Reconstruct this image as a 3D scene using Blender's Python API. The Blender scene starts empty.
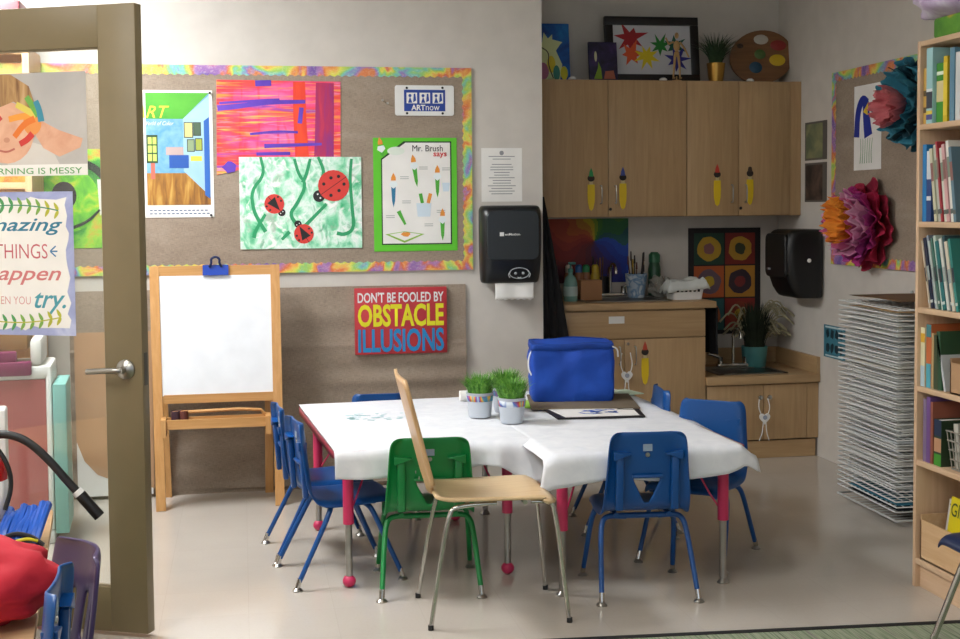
import bpy, bmesh, math, random
from mathutils import Vector, Matrix, noise
C = bpy.context.scene.collection
PI = math.pi
R = math.radians
rnd = random.Random(7)

# ------------------------------------------------------------------ colours and materials
def lin(h):
    h = h.lstrip('#')
    out = []
    for i in (0, 2, 4):
        c = int(h[i:i+2], 16) / 255
        out.append(c / 12.92 if c <= .04045 else ((c + .055) / 1.055) ** 2.4)
    return (*out, 1)

class NT:
    def __init__(s, m):
        m.use_nodes = True
        s.t = m.node_tree
        s.b = s.t.nodes['Principled BSDF']
        s.co = None
    def n(s, kind, **kw):
        nd = s.t.nodes.new(kind)
        for k, v in kw.items():
            if k in nd.inputs: nd.inputs[k].default_value = v
            else: setattr(nd, k, v)
        return nd
    def l(s, a, b): s.t.links.new(a, b)
    def coord(s, scale=(1, 1, 1), rot=(0, 0, 0)):
        if s.co is None: s.co = s.n('ShaderNodeTexCoord')
        mp = s.n('ShaderNodeMapping')
        mp.inputs['Scale'].default_value = scale
        mp.inputs['Rotation'].default_value = rot
        s.l(s.co.outputs['Object'], mp.inputs['Vector'])
        return mp.outputs['Vector']
    def noise(s, vec, scale, detail=4, rough=.5, dist=0):
        nd = s.n('ShaderNodeTexNoise')
        nd.inputs['Scale'].default_value = scale
        nd.inputs['Detail'].default_value = detail
        nd.inputs['Roughness'].default_value = rough
        nd.inputs['Distortion'].default_value = dist
        s.l(vec, nd.inputs['Vector'])
        return nd.outputs['Fac']
    def ramp(s, fac, stops, interp='LINEAR'):
        r = s.n('ShaderNodeValToRGB')
        r.color_ramp.interpolation = interp
        e = r.color_ramp.elements
        while len(e) < len(stops): e.new(.5)
        for i, (p, c) in enumerate(stops):
            e[i].position = p
            e[i].color = lin(c) if isinstance(c, str) else c
        s.l(fac, r.inputs['Fac'])
        return r.outputs['Color']
    def mix(s, a, b, fac, mode='MIX'):
        m = s.n('ShaderNodeMix', data_type='RGBA', blend_type=mode)
        for v, i in ((fac, 0), (a, 6), (b, 7)):
            if hasattr(v, 'links'): s.l(v, m.inputs[i])
            elif i == 0: m.inputs[0].default_value = v
            else: m.inputs[i].default_value = lin(v) if isinstance(v, str) else v
        return m.outputs[2]
    def bump(s, h, strength=.2, dist=.01):
        b = s.n('ShaderNodeBump')
        b.inputs['Strength'].default_value = strength
        b.inputs['Distance'].default_value = dist
        s.l(h, b.inputs['Height'])
        s.l(b.outputs['Normal'], s.b.inputs['Normal'])
    def col(s, sock): s.l(sock, s.b.inputs['Base Color'])

MATS = {}
def mat(hexc, rough=.5, metal=0, var=.0, key=None, bump=0, bscale=60, spec=.5, coat=0):
    k = key or ('m', hexc, rough, metal, var, bump, bscale, spec, coat)
    if k in MATS: return MATS[k]
    m = bpy.data.materials.new('paint_' + hexc.strip('#'))
    t = NT(m)
    t.b.inputs['Base Color'].default_value = lin(hexc)
    t.b.inputs['Roughness'].default_value = rough
    t.b.inputs['Metallic'].default_value = metal
    t.b.inputs['Specular IOR Level'].default_value = spec
    t.b.inputs['Coat Weight'].default_value = coat
    v = t.coord()
    # every surface keeps a little procedural mottling
    f = t.noise(v, 9, 5)
    dark = tuple(c * (1 - .05 - var) for c in lin(hexc)[:3]) + (1,)
    lite = tuple(min(1, c * (1 + .03 + var)) for c in lin(hexc)[:3]) + (1,)
    t.col(t.ramp(f, [(.3, dark), (.7, lite)]))
    if bump: t.bump(t.noise(t.coord(), bscale, 4), bump, .004)
    MATS[k] = m
    return m

def wood(a, b, axis='z', rough=.45, scale=1.0, fleck=True):
    k = ('w', a, b, axis, rough, scale)
    if k in MATS: return MATS[k]
    m = bpy.data.materials.new('wood')
    t = NT(m)
    sc = {'x': (1.2, 22, 22), 'y': (22, 1.2, 22), 'z': (22, 22, 1.2)}[axis]
    v = t.coord(tuple(c * scale for c in sc))
    f = t.noise(v, 2.2, 6, .6, .6)
    c = t.ramp(f, [(.3, a), (.7, b)])
    if fleck:
        f2 = t.noise(t.coord(tuple(c * 3.5 * scale for c in sc)), 3, 2)
        c = t.mix(c, a, t.ramp(f2, [(.55, '#000000'), (.75, '#8a8a8a')]))
    t.col(c)
    t.b.inputs['Roughness'].default_value = rough
    MATS[k] = m
    return m

def m_burlap():
    m = bpy.data.materials.new('burlap'); t = NT(m)
    big = t.noise(t.coord((1.5, 1, 4)), 2.2, 4, .6, .6)
    c = t.ramp(big, [(.25, '#8f7f70'), (.55, '#9d8d7d'), (.8, '#a89a8b')])
    th = t.noise(t.coord((14, 1, 150)), 3, 3)
    c = t.mix(c, '#5c4e41', t.ramp(th, [(.46, '#000000'), (.7, '#b0b0b0')]))
    tv = t.noise(t.coord((150, 1, 14)), 3, 3)
    c = t.mix(c, '#c9bba8', t.ramp(tv, [(.5, '#000000'), (.75, '#9a9a9a')]))
    t.col(c); t.b.inputs['Roughness'].default_value = .95
    t.bump(t.noise(t.coord((60, 60, 160)), 3, 3), .35, .003)
    return m

def m_border(name, axis):
    m = bpy.data.materials.new(name); t = NT(m)
    f = t.noise(t.coord((1, 1, 1)), 4.2, 3, .55, .6)
    c = t.ramp(f, [(.34, '#7458a4'), (.40, '#a878b4'), (.44, '#d9703c'), (.47, '#e8a452'), (.50, '#dcd858'),
                   (.535, '#9ccc60'), (.57, '#74c4b8'), (.61, '#8c7cc0'), (.66, '#d8804c')])
    g = t.noise(t.coord((1, 1, 1.4)), 50, 5, .65, 1.5)
    c = t.mix(c, '#f6ecd0', t.ramp(g, [(.5, '#000000'), (.68, '#909090')]))
    h = t.noise(t.coord((1.3, 1, 1)), 41, 5, .65, 2.)
    c = t.mix(c, '#8c5a48', t.ramp(h, [(.54, '#000000'), (.7, '#808080')]))
    h2 = t.noise(t.coord((1, 1.3, 1)), 27, 4, .6, 1.)
    c = t.mix(c, '#7fc4d8', t.ramp(h2, [(.58, '#000000'), (.7, '#707070')]))
    t.col(c); t.b.inputs['Roughness'].default_value = .6
    return m

def m_floor():
    m = bpy.data.materials.new('vinyl_floor'); t = NT(m)
    f = t.noise(t.coord(), 1.1, 4)
    c = t.ramp(f, [(.3, '#b7afa5'), (.7, '#c3bbb1')])
    s = t.noise(t.coord(), 90, 4, .7)
    c = t.mix(c, '#93887a', t.ramp(s, [(.5, '#000000'), (.75, '#5a5a5a')]))
    br = t.n('ShaderNodeTexBrick', offset=0.0, squash=1.0)
    br.inputs['Scale'].default_value = 1
    br.inputs['Brick Width'].default_value = .305; br.inputs['Row Height'].default_value = .305
    br.inputs['Mortar Size'].default_value = .0012
    br.inputs['Color1'].default_value = (1, 1, 1, 1); br.inputs['Color2'].default_value = (.975, .975, .975, 1)
    br.inputs['Mortar'].default_value = (.92, .92, .92, 1)
    t.l(t.coord(), br.inputs['Vector'])
    c = t.mix(c, br.outputs['Color'], 1.0, 'MULTIPLY')
    t.col(c)
    r = t.noise(t.coord(), 3, 4)
    rr = t.ramp(r, [(.3, (.09, .09, .09, 1)), (.7, (.17, .17, .17, 1))])
    t.l(rr, t.b.inputs['Roughness'])
    t.b.inputs['Specular IOR Level'].default_value = .5
    t.bump(t.noise(t.coord(), 5, 3), .03, .01)
    return m

def m_carpet():
    m = bpy.data.materials.new('striped_carpet'); t = NT(m)
    f = t.noise(t.coord((90, 2, 1), (0, 0, R(-25))), 1.6, 3, .6)
    c = t.ramp(f, [(.3, '#55604c'), (.45, '#7d8a6e'), (.55, '#99a088'), (.68, '#6b5f60'), (.8, '#a8ab98')])
    t.col(c); t.b.inputs['Roughness'].default_value = 1
    t.bump(t.noise(t.coord(), 300, 2), .5, .003)
    return m

def m_glass():
    m = bpy.data.materials.new('door_glass'); m.use_nodes = True
    t = m.node_tree
    for n in list(t.nodes): t.nodes.remove(n)
    o = t.nodes.new('ShaderNodeOutputMaterial'); tr = t.nodes.new('ShaderNodeBsdfTransparent')
    gl = t.nodes.new('ShaderNodeBsdfGlossy'); gl.inputs['Roughness'].default_value = .02
    fr = t.nodes.new('ShaderNodeFresnel'); fr.inputs['IOR'].default_value = 1.5
    tr.inputs['Color'].default_value = (.95, .97, .95, 1)
    mx = t.nodes.new('ShaderNodeMixShader')
    t.links.new(fr.outputs[0], mx.inputs[0]); t.links.new(tr.outputs[0], mx.inputs[1]); t.links.new(gl.outputs[0], mx.inputs[2])
    t.links.new(mx.outputs[0], o.inputs[0])
    return m

def m_paint(name, stops, scale=(1, 1, 1), nscale=3, detail=5, dist=.6, extra=None, rough=.6, off=(0, 0, 0)):
    m = bpy.data.materials.new(name); t = NT(m)
    f = t.noise(t.coord(scale, off), nscale, detail, .55, dist)
    c = t.ramp(f, stops)
    if extra:
        for (sc, ns, colr, lo, hi, amt) in extra:
            g = t.noise(t.coord(sc), ns, 4, .55, .6)
            v = amt
            c = t.mix(c, colr, t.ramp(g, [(lo, (0, 0, 0, 1)), (hi, (v, v, v, 1))]))
    t.col(c); t.b.inputs['Roughness'].default_value = rough
    return m

def m_fabric(a, b, rough=.85, scale=40, bump=.4):
    k = ('f', a, b, scale, bump)
    if k in MATS: return MATS[k]
    m = bpy.data.materials.new('fabric'); t = NT(m)
    f = t.noise(t.coord(), 7, 5)
    t.col(t.ramp(f, [(.3, a), (.7, b)])); t.b.inputs['Roughness'].default_value = rough
    t.bump(t.noise(t.coord(), scale, 5), bump, .004)
    MATS[k] = m
    return m

def m_emit(strength, col=(1, 1, 1, 1)):
    m = bpy.data.materials.new('lamp_diffuser'); t = NT(m)
    t.b.inputs['Base Color'].default_value = (.9, .9, .9, 1)
    t.b.inputs['Emission Color'].default_value = col
    t.b.inputs['Emission Strength'].default_value = strength
    return m

# ------------------------------------------------------------------ mesh builder
class MB:
    def __init__(s): s.bm = bmesh.new(); s.mi = 0; s.mats = []
    def use(s, m):
        if m not in s.mats: s.mats.append(m)
        s.mi = s.mats.index(m); return s
    def _f(s, vs):
        try: f = s.bm.faces.new(vs)
        except ValueError: return None
        f.material_index = s.mi; return f
    def box(s, x0, x1, y0, y1, z0, z1, bev=0, mtx=None, seg=2):
        P = [(x, y, z) for x in (x0, x1) for y in (y0, y1) for z in (z0, z1)]
        v = [s.bm.verts.new(p) for p in P]
        F = [(0, 1, 3, 2), (4, 6, 7, 5), (0, 4, 5, 1), (2, 3, 7, 6), (0, 2, 6, 4), (1, 5, 7, 3)]
        fs = [s._f([v[i] for i in q]) for q in F]
        if mtx: bmesh.ops.transform(s.bm, matrix=mtx, verts=v)
        if bev:
            es = list({e for f in fs for e in f.edges})
            r = bmesh.ops.bevel(s.bm, geom=es, offset=bev, segments=seg, profile=.5, affect='EDGES')
            for f in r['faces']: f.material_index = s.mi
        return s
    def rings(s, rings, cap0=True, cap1=True, closed=True):
        V = [[s.bm.verts.new(p) for p in r] for r in rings]
        n = len(V[0])
        for a, b in zip(V, V[1:]):
            for i in range(n if closed else n - 1):
                j = (i + 1) % n
                s._f([a[i], a[j], b[j], b[i]])
        if cap0: s._f(V[0][::-1])
        if cap1: s._f(V[-1])
        return s
    def tube(s, pts, r, seg=10, smooth=0, r1=None):
        pts = [Vector(p) for p in pts]
        for _ in range(smooth):
            q = [pts[0]]
            for a, b in zip(pts, pts[1:]): q += [a * .75 + b * .25, a * .25 + b * .75]
            q.append(pts[-1]); pts = q
        n = len(pts); rings = []
        t0 = (pts[1] - pts[0]).normalized()
        up = Vector((0, 0, 1)) if abs(t0.z) < .9 else Vector((1, 0, 0))
        nx = t0.cross(up).normalized()
        for i, p in enumerate(pts):
            t = ((pts[min(i + 1, n - 1)] - pts[max(i - 1, 0)])).normalized()
            nx = (nx - t * nx.dot(t)).normalized(); ny = t.cross(nx)
            rad = r if r1 is None else r + (r1 - r) * i / (n - 1)
            rings.append([p + (nx * math.cos(2 * PI * k / seg) + ny * math.sin(2 * PI * k / seg)) * rad for k in range(seg)])
        return s.rings(rings)
    def lathe(s, prof, c=(0, 0, 0), seg=24, axis='z', cap=True):
        rings = []
        for r, z in prof:
            ring = []
            for k in range(seg):
                a = 2 * PI * k / seg
                p = {'z': (r * math.cos(a), r * math.sin(a), z), 'y': (r * math.cos(a), z, -r * math.sin(a)), 'x': (z, r * math.cos(a), r * math.sin(a))}[axis]
                ring.append((p[0] + c[0], p[1] + c[1], p[2] + c[2]))
            rings.append(ring)
        return s.rings(rings, cap, cap)
    def ell(s, c, r, seg=16, rot=None):
        prof = [(math.sin(PI * i / 10), -math.cos(PI * i / 10)) for i in range(11)]
        prof[0] = (.02, -1); prof[-1] = (.02, 1)
        rings = []
        for q, z in prof:
            ring = []
            for k in range(seg):
                a = 2 * PI * k / seg
                v = Vector((q * math.cos(a) * r[0], q * math.sin(a) * r[1], z * r[2]))
                if rot: v = rot @ v
                ring.append(v + Vector(c))
            rings.append(ring)
        return s.rings(rings)
    def grid(s, fn, nu, nv, skip=None):
        V = [[s.bm.verts.new(fn(i / nu, j / nv)) for i in range(nu + 1)] for j in range(nv + 1)]
        for j in range(nv):
            for i in range(nu):
                if skip and skip(i, j): continue
                s._f([V[j][i], V[j][i + 1], V[j + 1][i + 1], V[j + 1][i]])
        return s
    def poly(s, pts, y):                 # flat picture shape in the local xz plane, facing -y
        v = [s.bm.verts.new((p[0], y, p[1])) for p in pts]
        a = sum(pts[i][0] * pts[(i + 1) % len(pts)][1] - pts[(i + 1) % len(pts)][0] * pts[i][1] for i in range(len(pts)))
        s._f(v if a > 0 else v[::-1])
        return s
    def slab(s, pts, y0, y1):            # extruded outline in xz
        return s.rings([[(p[0], y0, p[1]) for p in pts], [(p[0], y1, p[1]) for p in pts]])
    def slabz(s, pts, z0, z1):
        return s.rings([[(p[0], p[1], z0) for p in pts], [(p[0], p[1], z1) for p in pts]])
    def build(s, name, m=None, parent=None, angle=40, loc=None, rotz=0, solid=0, sub=0, bev=0):
        bmesh.ops.recalc_face_normals(s.bm, faces=s.bm.faces)
        me = bpy.data.meshes.new(name); s.bm.to_mesh(me); s.bm.free()
        for x in (s.mats or [m]): me.materials.append(x)
        for p in me.polygons: p.use_smooth = True
        me.set_sharp_from_angle(angle=R(angle))
        o = bpy.data.objects.new(name, me); C.objects.link(o)
        if parent: o.parent = parent
        if loc: o.location = loc
        if rotz: o.rotation_euler.z = rotz
        if solid:
            d = o.modifiers.new('thickness', 'SOLIDIFY'); d.thickness = solid; d.offset = 0
        if bev:
            d = o.modifiers.new('round', 'BEVEL'); d.width = bev; d.segments = 2
        if sub:
            d = o.modifiers.new('smooth', 'SUBSURF'); d.levels = sub; d.render_levels = sub
        return o

def tag(o, label, cat, group=None, kind=None):
    if label: o['label'] = label
    if cat: o['category'] = cat
    if group: o['group'] = group
    if kind: o['kind'] = kind
    return o
def thing(name, label, cat, loc=(0, 0, 0), rotz=0, group=None):
    o = bpy.data.objects.new(name, None); C.objects.link(o)
    o.location = loc; o.rotation_euler.z = rotz; o.empty_display_size = .1
    return tag(o, label, cat, group)
def struct(o): o['kind'] = 'structure'; return o
def copy_thing(root, label, loc, rotz, group=None, scale=1):
    r = root.copy(); C.objects.link(r); r.location = loc; r.rotation_euler.z = rotz; r['label'] = label
    r.scale = (scale,) * 3
    if group: r['group'] = group
    for ch in list(root.children):
        c = ch.copy(); C.objects.link(c); c.parent = r
        for g in ch.children:
            d = g.copy(); C.objects.link(d); d.parent = c
    return r

def lettering(parent, text, x0, x1, z0, z1, y, m, shear=0, bold=0, name='lettering', depth=.0004, fit=True):
    cu = bpy.data.curves.new('t', 'FONT'); cu.body = text; cu.size = 1; cu.shear = shear; cu.offset = bold
    cu.extrude = .0; cu.resolution_u = 3
    tmp = bpy.data.objects.new('t', cu); C.objects.link(tmp)
    bpy.context.view_layer.update()
    dg = bpy.context.evaluated_depsgraph_get()
    me = bpy.data.meshes.new_from_object(tmp.evaluated_get(dg))
    bpy.data.objects.remove(tmp); bpy.data.curves.remove(cu)
    xs = [v.co.x for v in me.vertices]; ys = [v.co.y for v in me.vertices]
    ax, bx, ay, by = min(xs), max(xs), min(ys), max(ys)
    sx = (x1 - x0) / (bx - ax); sz = (z1 - z0) / (by - ay)
    for v in me.vertices:
        v.co = Vector((x0 + (v.co.x - ax) * sx, y, z0 + (v.co.y - ay) * sz))
    me.name = name; me.materials.clear(); me.materials.append(m)
    o = bpy.data.objects.new(name, me); C.objects.link(o); o.parent = parent
    return o

def disc(cx, cz, rx, rz=None, n=20, wob=0, seed=0, rot=0):
    rz = rz or rx; q = random.Random(seed); out = []
    for k in range(n):
        a = 2 * PI * k / n; w = 1 + wob * (q.random() - .5)
        x, z = rx * w * math.cos(a), rz * w * math.sin(a)
        out.append((cx + x * math.cos(rot) - z * math.sin(rot), cz + x * math.sin(rot) + z * math.cos(rot)))
    return out
def rect(x0, x1, z0, z1): return [(x0, z0), (x1, z0), (x1, z1), (x0, z1)]
def stroke(pts, w, w1=None):
    pts = [Vector(p) for p in pts]; L, Rr = [], []
    for i, p in enumerate(pts):
        t = (pts[min(i + 1, len(pts) - 1)] - pts[max(i - 1, 0)]).normalized()
        n = Vector((-t.y, t.x)); ww = w if w1 is None else w + (w1 - w) * i / (len(pts) - 1)
        L.append(tuple(p + n * ww / 2)); Rr.append(tuple(p - n * ww / 2))
    return L, Rr
_sn = [0]
def paint_stroke(b, pts, w, y, w1=None):
    if len(pts) > 2:
        for _ in range(2):
            q = [pts[0]]
            for a, c in zip(pts, pts[1:]): q += [(a[0]*.75+c[0]*.25, a[1]*.75+c[1]*.25), (a[0]*.25+c[0]*.75, a[1]*.25+c[1]*.75)]
            pts = q + [pts[-1]]
    _sn[0] = (_sn[0] + 1) % 9; y = y - _sn[0] * .00004
    L, Rr = stroke(pts, w, w1)
    for i in range(len(L) - 1): b.poly([L[i], Rr[i], Rr[i + 1], L[i + 1]], y)
def leaf(cx, cz, l, w, a):
    pts = []
    for k in range(12):
        t = 2 * PI * k / 12
        x, z = l / 2 * math.cos(t), w / 2 * math.sin(t) * (1 - .35 * math.cos(t))
        pts.append((cx + x * math.cos(a) - z * math.sin(a), cz + x * math.sin(a) + z * math.cos(a)))
    return pts
def rrect(x0, x1, z0, z1, r, n=5):
    out = []
    for cx, cz, a0 in ((x1 - r, z0 + r, -PI / 2), (x1 - r, z1 - r, 0), (x0 + r, z1 - r, PI / 2), (x0 + r, z0 + r, PI)):
        for k in range(n + 1):
            a = a0 + PI / 2 * k / n
            out.append((cx + r * math.cos(a), cz + r * math.sin(a)))
    return out

# ------------------------------------------------------------------ shared materials
WALL = mat('#cec8c0', .75, bump=.05, bscale=220)
WHITE = mat('#e6e6e4', .6)
PAPER = mat('#eceae6', .8)
CHROME = mat('#c2c0bb', .16, 1)
STEEL = mat('#a9a7a2', .3, 1)
BLACK = mat('#131315', .4)
MATTEBLACK = mat('#161618', .8)
CAB = wood('#a98961', '#b99a72', 'z')
CABX = wood('#a98961', '#b99a72', 'x')
MAPLE = wood('#c9a176', '#d9b88e', 'z')
MAPLEX = wood('#c9a176', '#d9b88e', 'x')
MAPLEY = wood('#c9a176', '#d9b88e', 'y')
EASELW = wood('#bd894e', '#d2a168', 'z')
EASELX = wood('#bd894e', '#d2a168', 'x')
PLY = wood('#cfae82', '#dfc39b', 'x', .35)
PLYZ = wood('#bd9568', '#cfa87c', 'z', .35)
BURLAP = m_burlap()
BORDER = m_border('painted_border', 'x')
TAUPE = mat('#7b6d50', .45, bump=.04, bscale=150)
BLUE = mat('#084889', .33)
GREEN = mat('#0b7d3c', .33)
PURPLE = mat('#3a2a55', .35)
NAVY = mat('#1e2a4c', .35)
PINK = mat('#c92f5e', .35)
YELLOW = mat('#e2c11c', .5)
DARKLINE = mat('#3c2d1d', .7)

# ------------------------------------------------------------------ the setting
XL, XR, YB, YA, YF, ZC = -2.6, 3.24, 6.6, 7.38, -2.2, 2.95
XE = 1.57
def wallbox(name, *a, m=WALL): return struct(MB().box(*a).build(name, m))
struct(MB().box(XL - .1, XR + .1, YF - .1, YA + .1, -.1, 0).build('floor', m_floor()))
struct(MB().box(XL - .1, XR + .1, YF - .1, YA + .1, ZC, ZC + .1).build('ceiling', mat('#d6d4cf', .9)))
wallbox('wall_back', XL, XE, YB, YA + .1, 0, ZC)
wallbox('wall_alcove', XE, XR + .1, YA, YA + .1, 0, ZC)
wallbox('wall_right', XR, XR + .1, YF, YA, 0, ZC)
wallbox('wall_left', XL - .1, XL, YF, YB, 0, ZC)
fw = MB()
for a in ((XL, XR, 0, .9), (XL, XR, 2.5, ZC), (XL, -2.1, .9, 2.5), (-.2, .6, .9, 2.5), (2.6, XR, .9, 2.5)):
    fw.box(a[0], a[1], YF - .1, YF, a[2], a[3])
struct(fw.build('wall_front', WALL))
# carpet in the front of the room with its black edge strip
cb = MB()
cb.slabz([(XL, 4.322), (XL, YF), (XR, YF), (XR, 3.879)], 0, .006)
struct(tag(cb.build('carpet', m_carpet()), 'green and grey striped carpet along the front of the tiled floor', 'carpet'))
eb = MB(); eb.slabz([(XL, 4.35), (XL, 4.322), (XR, 3.879), (XR, 3.907)], 0, .008)
struct(eb.build('trim_1', MATTEBLACK))

def troffer(x, y, on, label, tint=(1, .975, .93, 1)):
    t = thing('ceiling_light', label, 'ceiling light', (x, y, ZC), 0, 'ceiling light panels')
    b = MB()
    for a in ((-.31, .31, -.62, -.6), (-.31, .31, .6, .62), (-.31, -.29, -.6, .6), (.29, .31, -.6, .6)):
        b.box(a[0], a[1], a[2], a[3], -.025, 0)
    b.build('lamp_frame', WHITE, t)
    MB().box(-.29, .29, -.6, .6, -.012, -.002).build('diffuser', m_emit(on, tint), t)
troffer(-1.15, 5.35, 56, 'white rectangular ceiling light panel over the play cabinet behind the door', (.96, .98, 1, 1))
troffer(-1.5, 2.9, 22, 'white rectangular ceiling light panel over the left table')
troffer(.3, 3.2, 9, 'white rectangular ceiling light panel above the carpet edge')
troffer(-.6, .9, 14, 'white rectangular ceiling light panel nearest the camera on the left')
troffer(1.7, .9, 3, 'white rectangular ceiling light panel nearest the camera on the right')

# ------------------------------------------------------------------ wall boards and pictures (local x right, z up, facing -y)
def board(name, label, cat, loc, rotz, x0, x1, z0, z1, bw, scallop=True, left=True, thick=.012):
    t = thing(name, label, cat, loc, rotz)
    MB().box(x0, x1, -thick, -.0005, z0, z1).build('burlap_panel', BURLAP, t)
    # wavy-edged painted paper border, one strip along each side
    def strip(p0, p1, inx, inz, lift=0):
        b = MB(); n = max(8, int((Vector(p1) - Vector(p0)).length / .012)); up, dn = [], []
        for i in range(n + 1):
            f = i / n
            x = p0[0] + (p1[0] - p0[0]) * f; z = p0[1] + (p1[1] - p0[1]) * f
            w = bw * (1 + (.1 * math.sin(i * 1.9) if scallop else 0))
            up.append((x, z)); dn.append((x + inx * w, z + inz * w))
        for i in range(n): b.poly([up[i], dn[i], dn[i + 1], up[i + 1]], 0)
        return b.build('border_strip', BORDER, t, loc=(0, -thick - .0008 - lift, 0), angle=180)
    strip((x0, z1), (x1, z1), 0, -1); strip((x0, z0), (x1, z0), 0, 1)
    strip((x1, z0), (x1, z1), -1, 0, .0004)
    if left: strip((x0, z0), (x0, z1), 1, 0, .0004)
    return t
B1 = board('bulletin_board', 'large burlap bulletin board with painted border on the white wall', 'bulletin board', (0, YB, 0), 0, -1.2, 1.19, 1.12, 2.17, .048)
# lower burlap
lb = MB()
def lowburlap(u, v):
    x = -.85 + u * 2.0; z = .0 + v * 1.044
    return (x, -.010 - .024 * (noise.noise(Vector((x * .9, 0, z * 11))) + .5) * (1 if z < .75 else .4) * (1 if .02 < v < .98 else 0), z)
lb.grid(lowburlap, 60, 90)
lb.box(-.85, 1.15, -.005, -.0005, 0, 1.044)
tag(lb.build('burlap_panel', BURLAP, loc=(0, YB, 0)), 'brown wrinkled burlap panel covering the lower wall behind the tables', 'burlap panel')

def sheet(name, label, cat, loc, rotz, x0, x1, z0, z1, m, y=-.014, th=.001, group=None, part='sheet'):
    t = thing(name, label, cat, loc, rotz, group)
    def f(u, v):
        x = x0 + (x1 - x0) * u; z = z0 + (z1 - z0) * v
        return (x, y, z)
    MB().box(x0, x1, y - th, y, z0, z1).build(part, m, t)
    return t
LW = (0, YB, 0)
# --- room poster, with a plain room picture
t = sheet('art_poster', 'white-edged poster of a green and blue room beside the door', 'poster', LW, 0, -.475, -.134, 1.408, 2.043, PAPER)
b = MB(); y = -.0156
b.use(m_paint('poster_blue', [(.3, '#5a9ac4'), (.7, '#86b8d2')], nscale=20)).poly(rect(-.46, -.15, 1.47, 2.03), y)
b.use(m_paint('poster_green', [(.3, '#38982a'), (.7, '#62b83e')])).poly([(-.46, 2.03), (-.15, 2.03), (-.28, 1.9), (-.46, 1.9)], y - .0004)
b.use(m_paint('poster_pale_blue', [(.3, '#8fbcd6'), (.7, '#b0d2e2')])).poly([(-.28, 1.9), (-.15, 2.02), (-.15, 1.5), (-.28, 1.64)], y - .0004)
b.use(m_paint('poster_boards', [(.3, '#6a431f'), (.5, '#a8742e'), (.75, '#d8b25c')], (14, 1, 2), 2)).poly([(-.46, 1.47), (-.15, 1.47), (-.15, 1.51), (-.27, 1.63), (-.46, 1.63)], y - .0008)
b.use(mat('#2f66b8', .6)).poly([(-.178, 1.52), (-.152, 1.5), (-.152, 1.91), (-.178, 1.89)], y - .0012)
b.use(mat('#2b4a2e', .6)).poly(rect(-.46, -.405, 1.68, 1.82), y - .0008)
b.use(mat('#c4e86b', .6))
for i in range(2):
    for k in range(3): b.poly(rect(-.452 + i * .023, -.434 + i * .023, 1.69 + k * .042, 1.725 + k * .042), y - .0012)
for (a, c, d, e, colr) in ((-.272, -.235, 1.81, 1.88, '#d8cf8a'), (-.226, -.196, 1.82, 1.88, '#4e6650'), (-.258, -.228, 1.74, 1.795, '#8ea37c'), (-.218, -.19, 1.745, 1.8, '#a3b04a')):
    b.use(mat('#3c4438', .6)).poly(rect(a - .004, c + .004, d - .004, e + .004), y - .001)
    b.use(mat(colr, .6)).poly(rect(a, c, d, e), y - .0014)
b.use(mat('#2456a8', .6)).poly(rect(-.35, -.255, 1.655, 1.72), y - .0012)
b.use(mat('#b9a3a0', .6)).poly(rect(-.365, -.28, 1.72, 1.76), y - .0012)
b.use(mat('#e3d94a', .6)).poly(rect(-.245, -.19, 1.69, 1.715), y - .0012)
b.use(mat('#c86a5a', .6)).poly(rect(-.44, -.42, 1.6, 1.68), y - .0012)
b.build('picture', None, t)
lettering(t, 'ART', -.52, -.345, 1.905, 1.965, y - .002, mat('#f2ee4a', .6), .35)
lettering(t, 'World of Color', -.47, -.325, 1.868, 1.888, y - .002, PAPER, .3)
b = MB()
for i, (a, c) in enumerate(((-.45, -.16), (-.45, -.15))):
    for k in range(14):
        x = a + (c - a) * k / 14
        b.poly(rect(x, x + .014, 1.44 - i * .016, 1.446 - i * .016), -.0156)
b.build('fine_print', mat('#5a6a8a', .7), t)
# --- red/pink painting
t = thing('abstract_painting', 'bright red, pink and orange painting with purple streaks on the burlap board', 'painting', LW)
RP = m_paint('pink_painting', [(.25, '#f07ab4'), (.42, '#f0508a'), (.5, '#ee4468'), (.6, '#ee4a3c'), (.75, '#f58a3a')], (1.6, 1, 5), 1.6, 6, .3,
             [((8, 1, 1.2), 1.8, '#ee3440', .5, .62, .75), ((1.6, 1, 22), 2.2, '#f79a3c', .52, .66, .85), ((1.2, 1, 30), 2.7, '#f7dc5a', .58, .7, .8), ((1, 1, 16), 1.9, '#7a4ac0', .6, .68, .8), ((1.4, 1, 18), 3.4, '#f6a6dc', .58, .7, .8)])
MB().slab([(-.118, 1.62), (.015, 1.65), (.505, 1.7), (.51, 2.093), (-.111, 2.097)], -.0152, -.014).build('sheet', RP, t)
b = MB(); PU = m_paint('purple_streaks', [(.3, '#4a2aa0'), (.6, '#6a45c0'), (.8, '#8a3aa0')])
b.use(PU)
paint_stroke(b, [(-.11, 1.955), (0, 1.965), (.12, 1.985), (.33, 1.99)], .03, -.0162, .018)
paint_stroke(b, [(-.1, 1.98), (.1, 1.995), (.2, 2.0)], .012, -.0161)
paint_stroke(b, [(.12, 1.765), (.25, 1.77), (.41, 1.775)], .022, -.0162, .012)
paint_stroke(b, [(.08, 1.725), (.25, 1.728)], .016, -.0162)
paint_stroke(b, [(.05, 1.825), (.18, 1.84), (.29, 1.835)], .012, -.0162)
paint_stroke(b, [(.08, 2.08), (.16, 2.083)], .03, -.0162)
paint_stroke(b, [(.3, 1.88), (.31, 1.96)], .022, -.0162)
b.poly(disc(-.055, 1.66, .035, .028, 14, .4, 3), -.0163)
b.use(m_paint('magenta_wash', [(.3, '#7a2f8a'), (.55, '#b02a5e'), (.75, '#d23a4a')], (6, 1, 1.2), 3))
paint_stroke(b, [(.42, 1.71), (.425, 1.85), (.43, 2.085)], .1, -.0159, .09)
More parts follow.
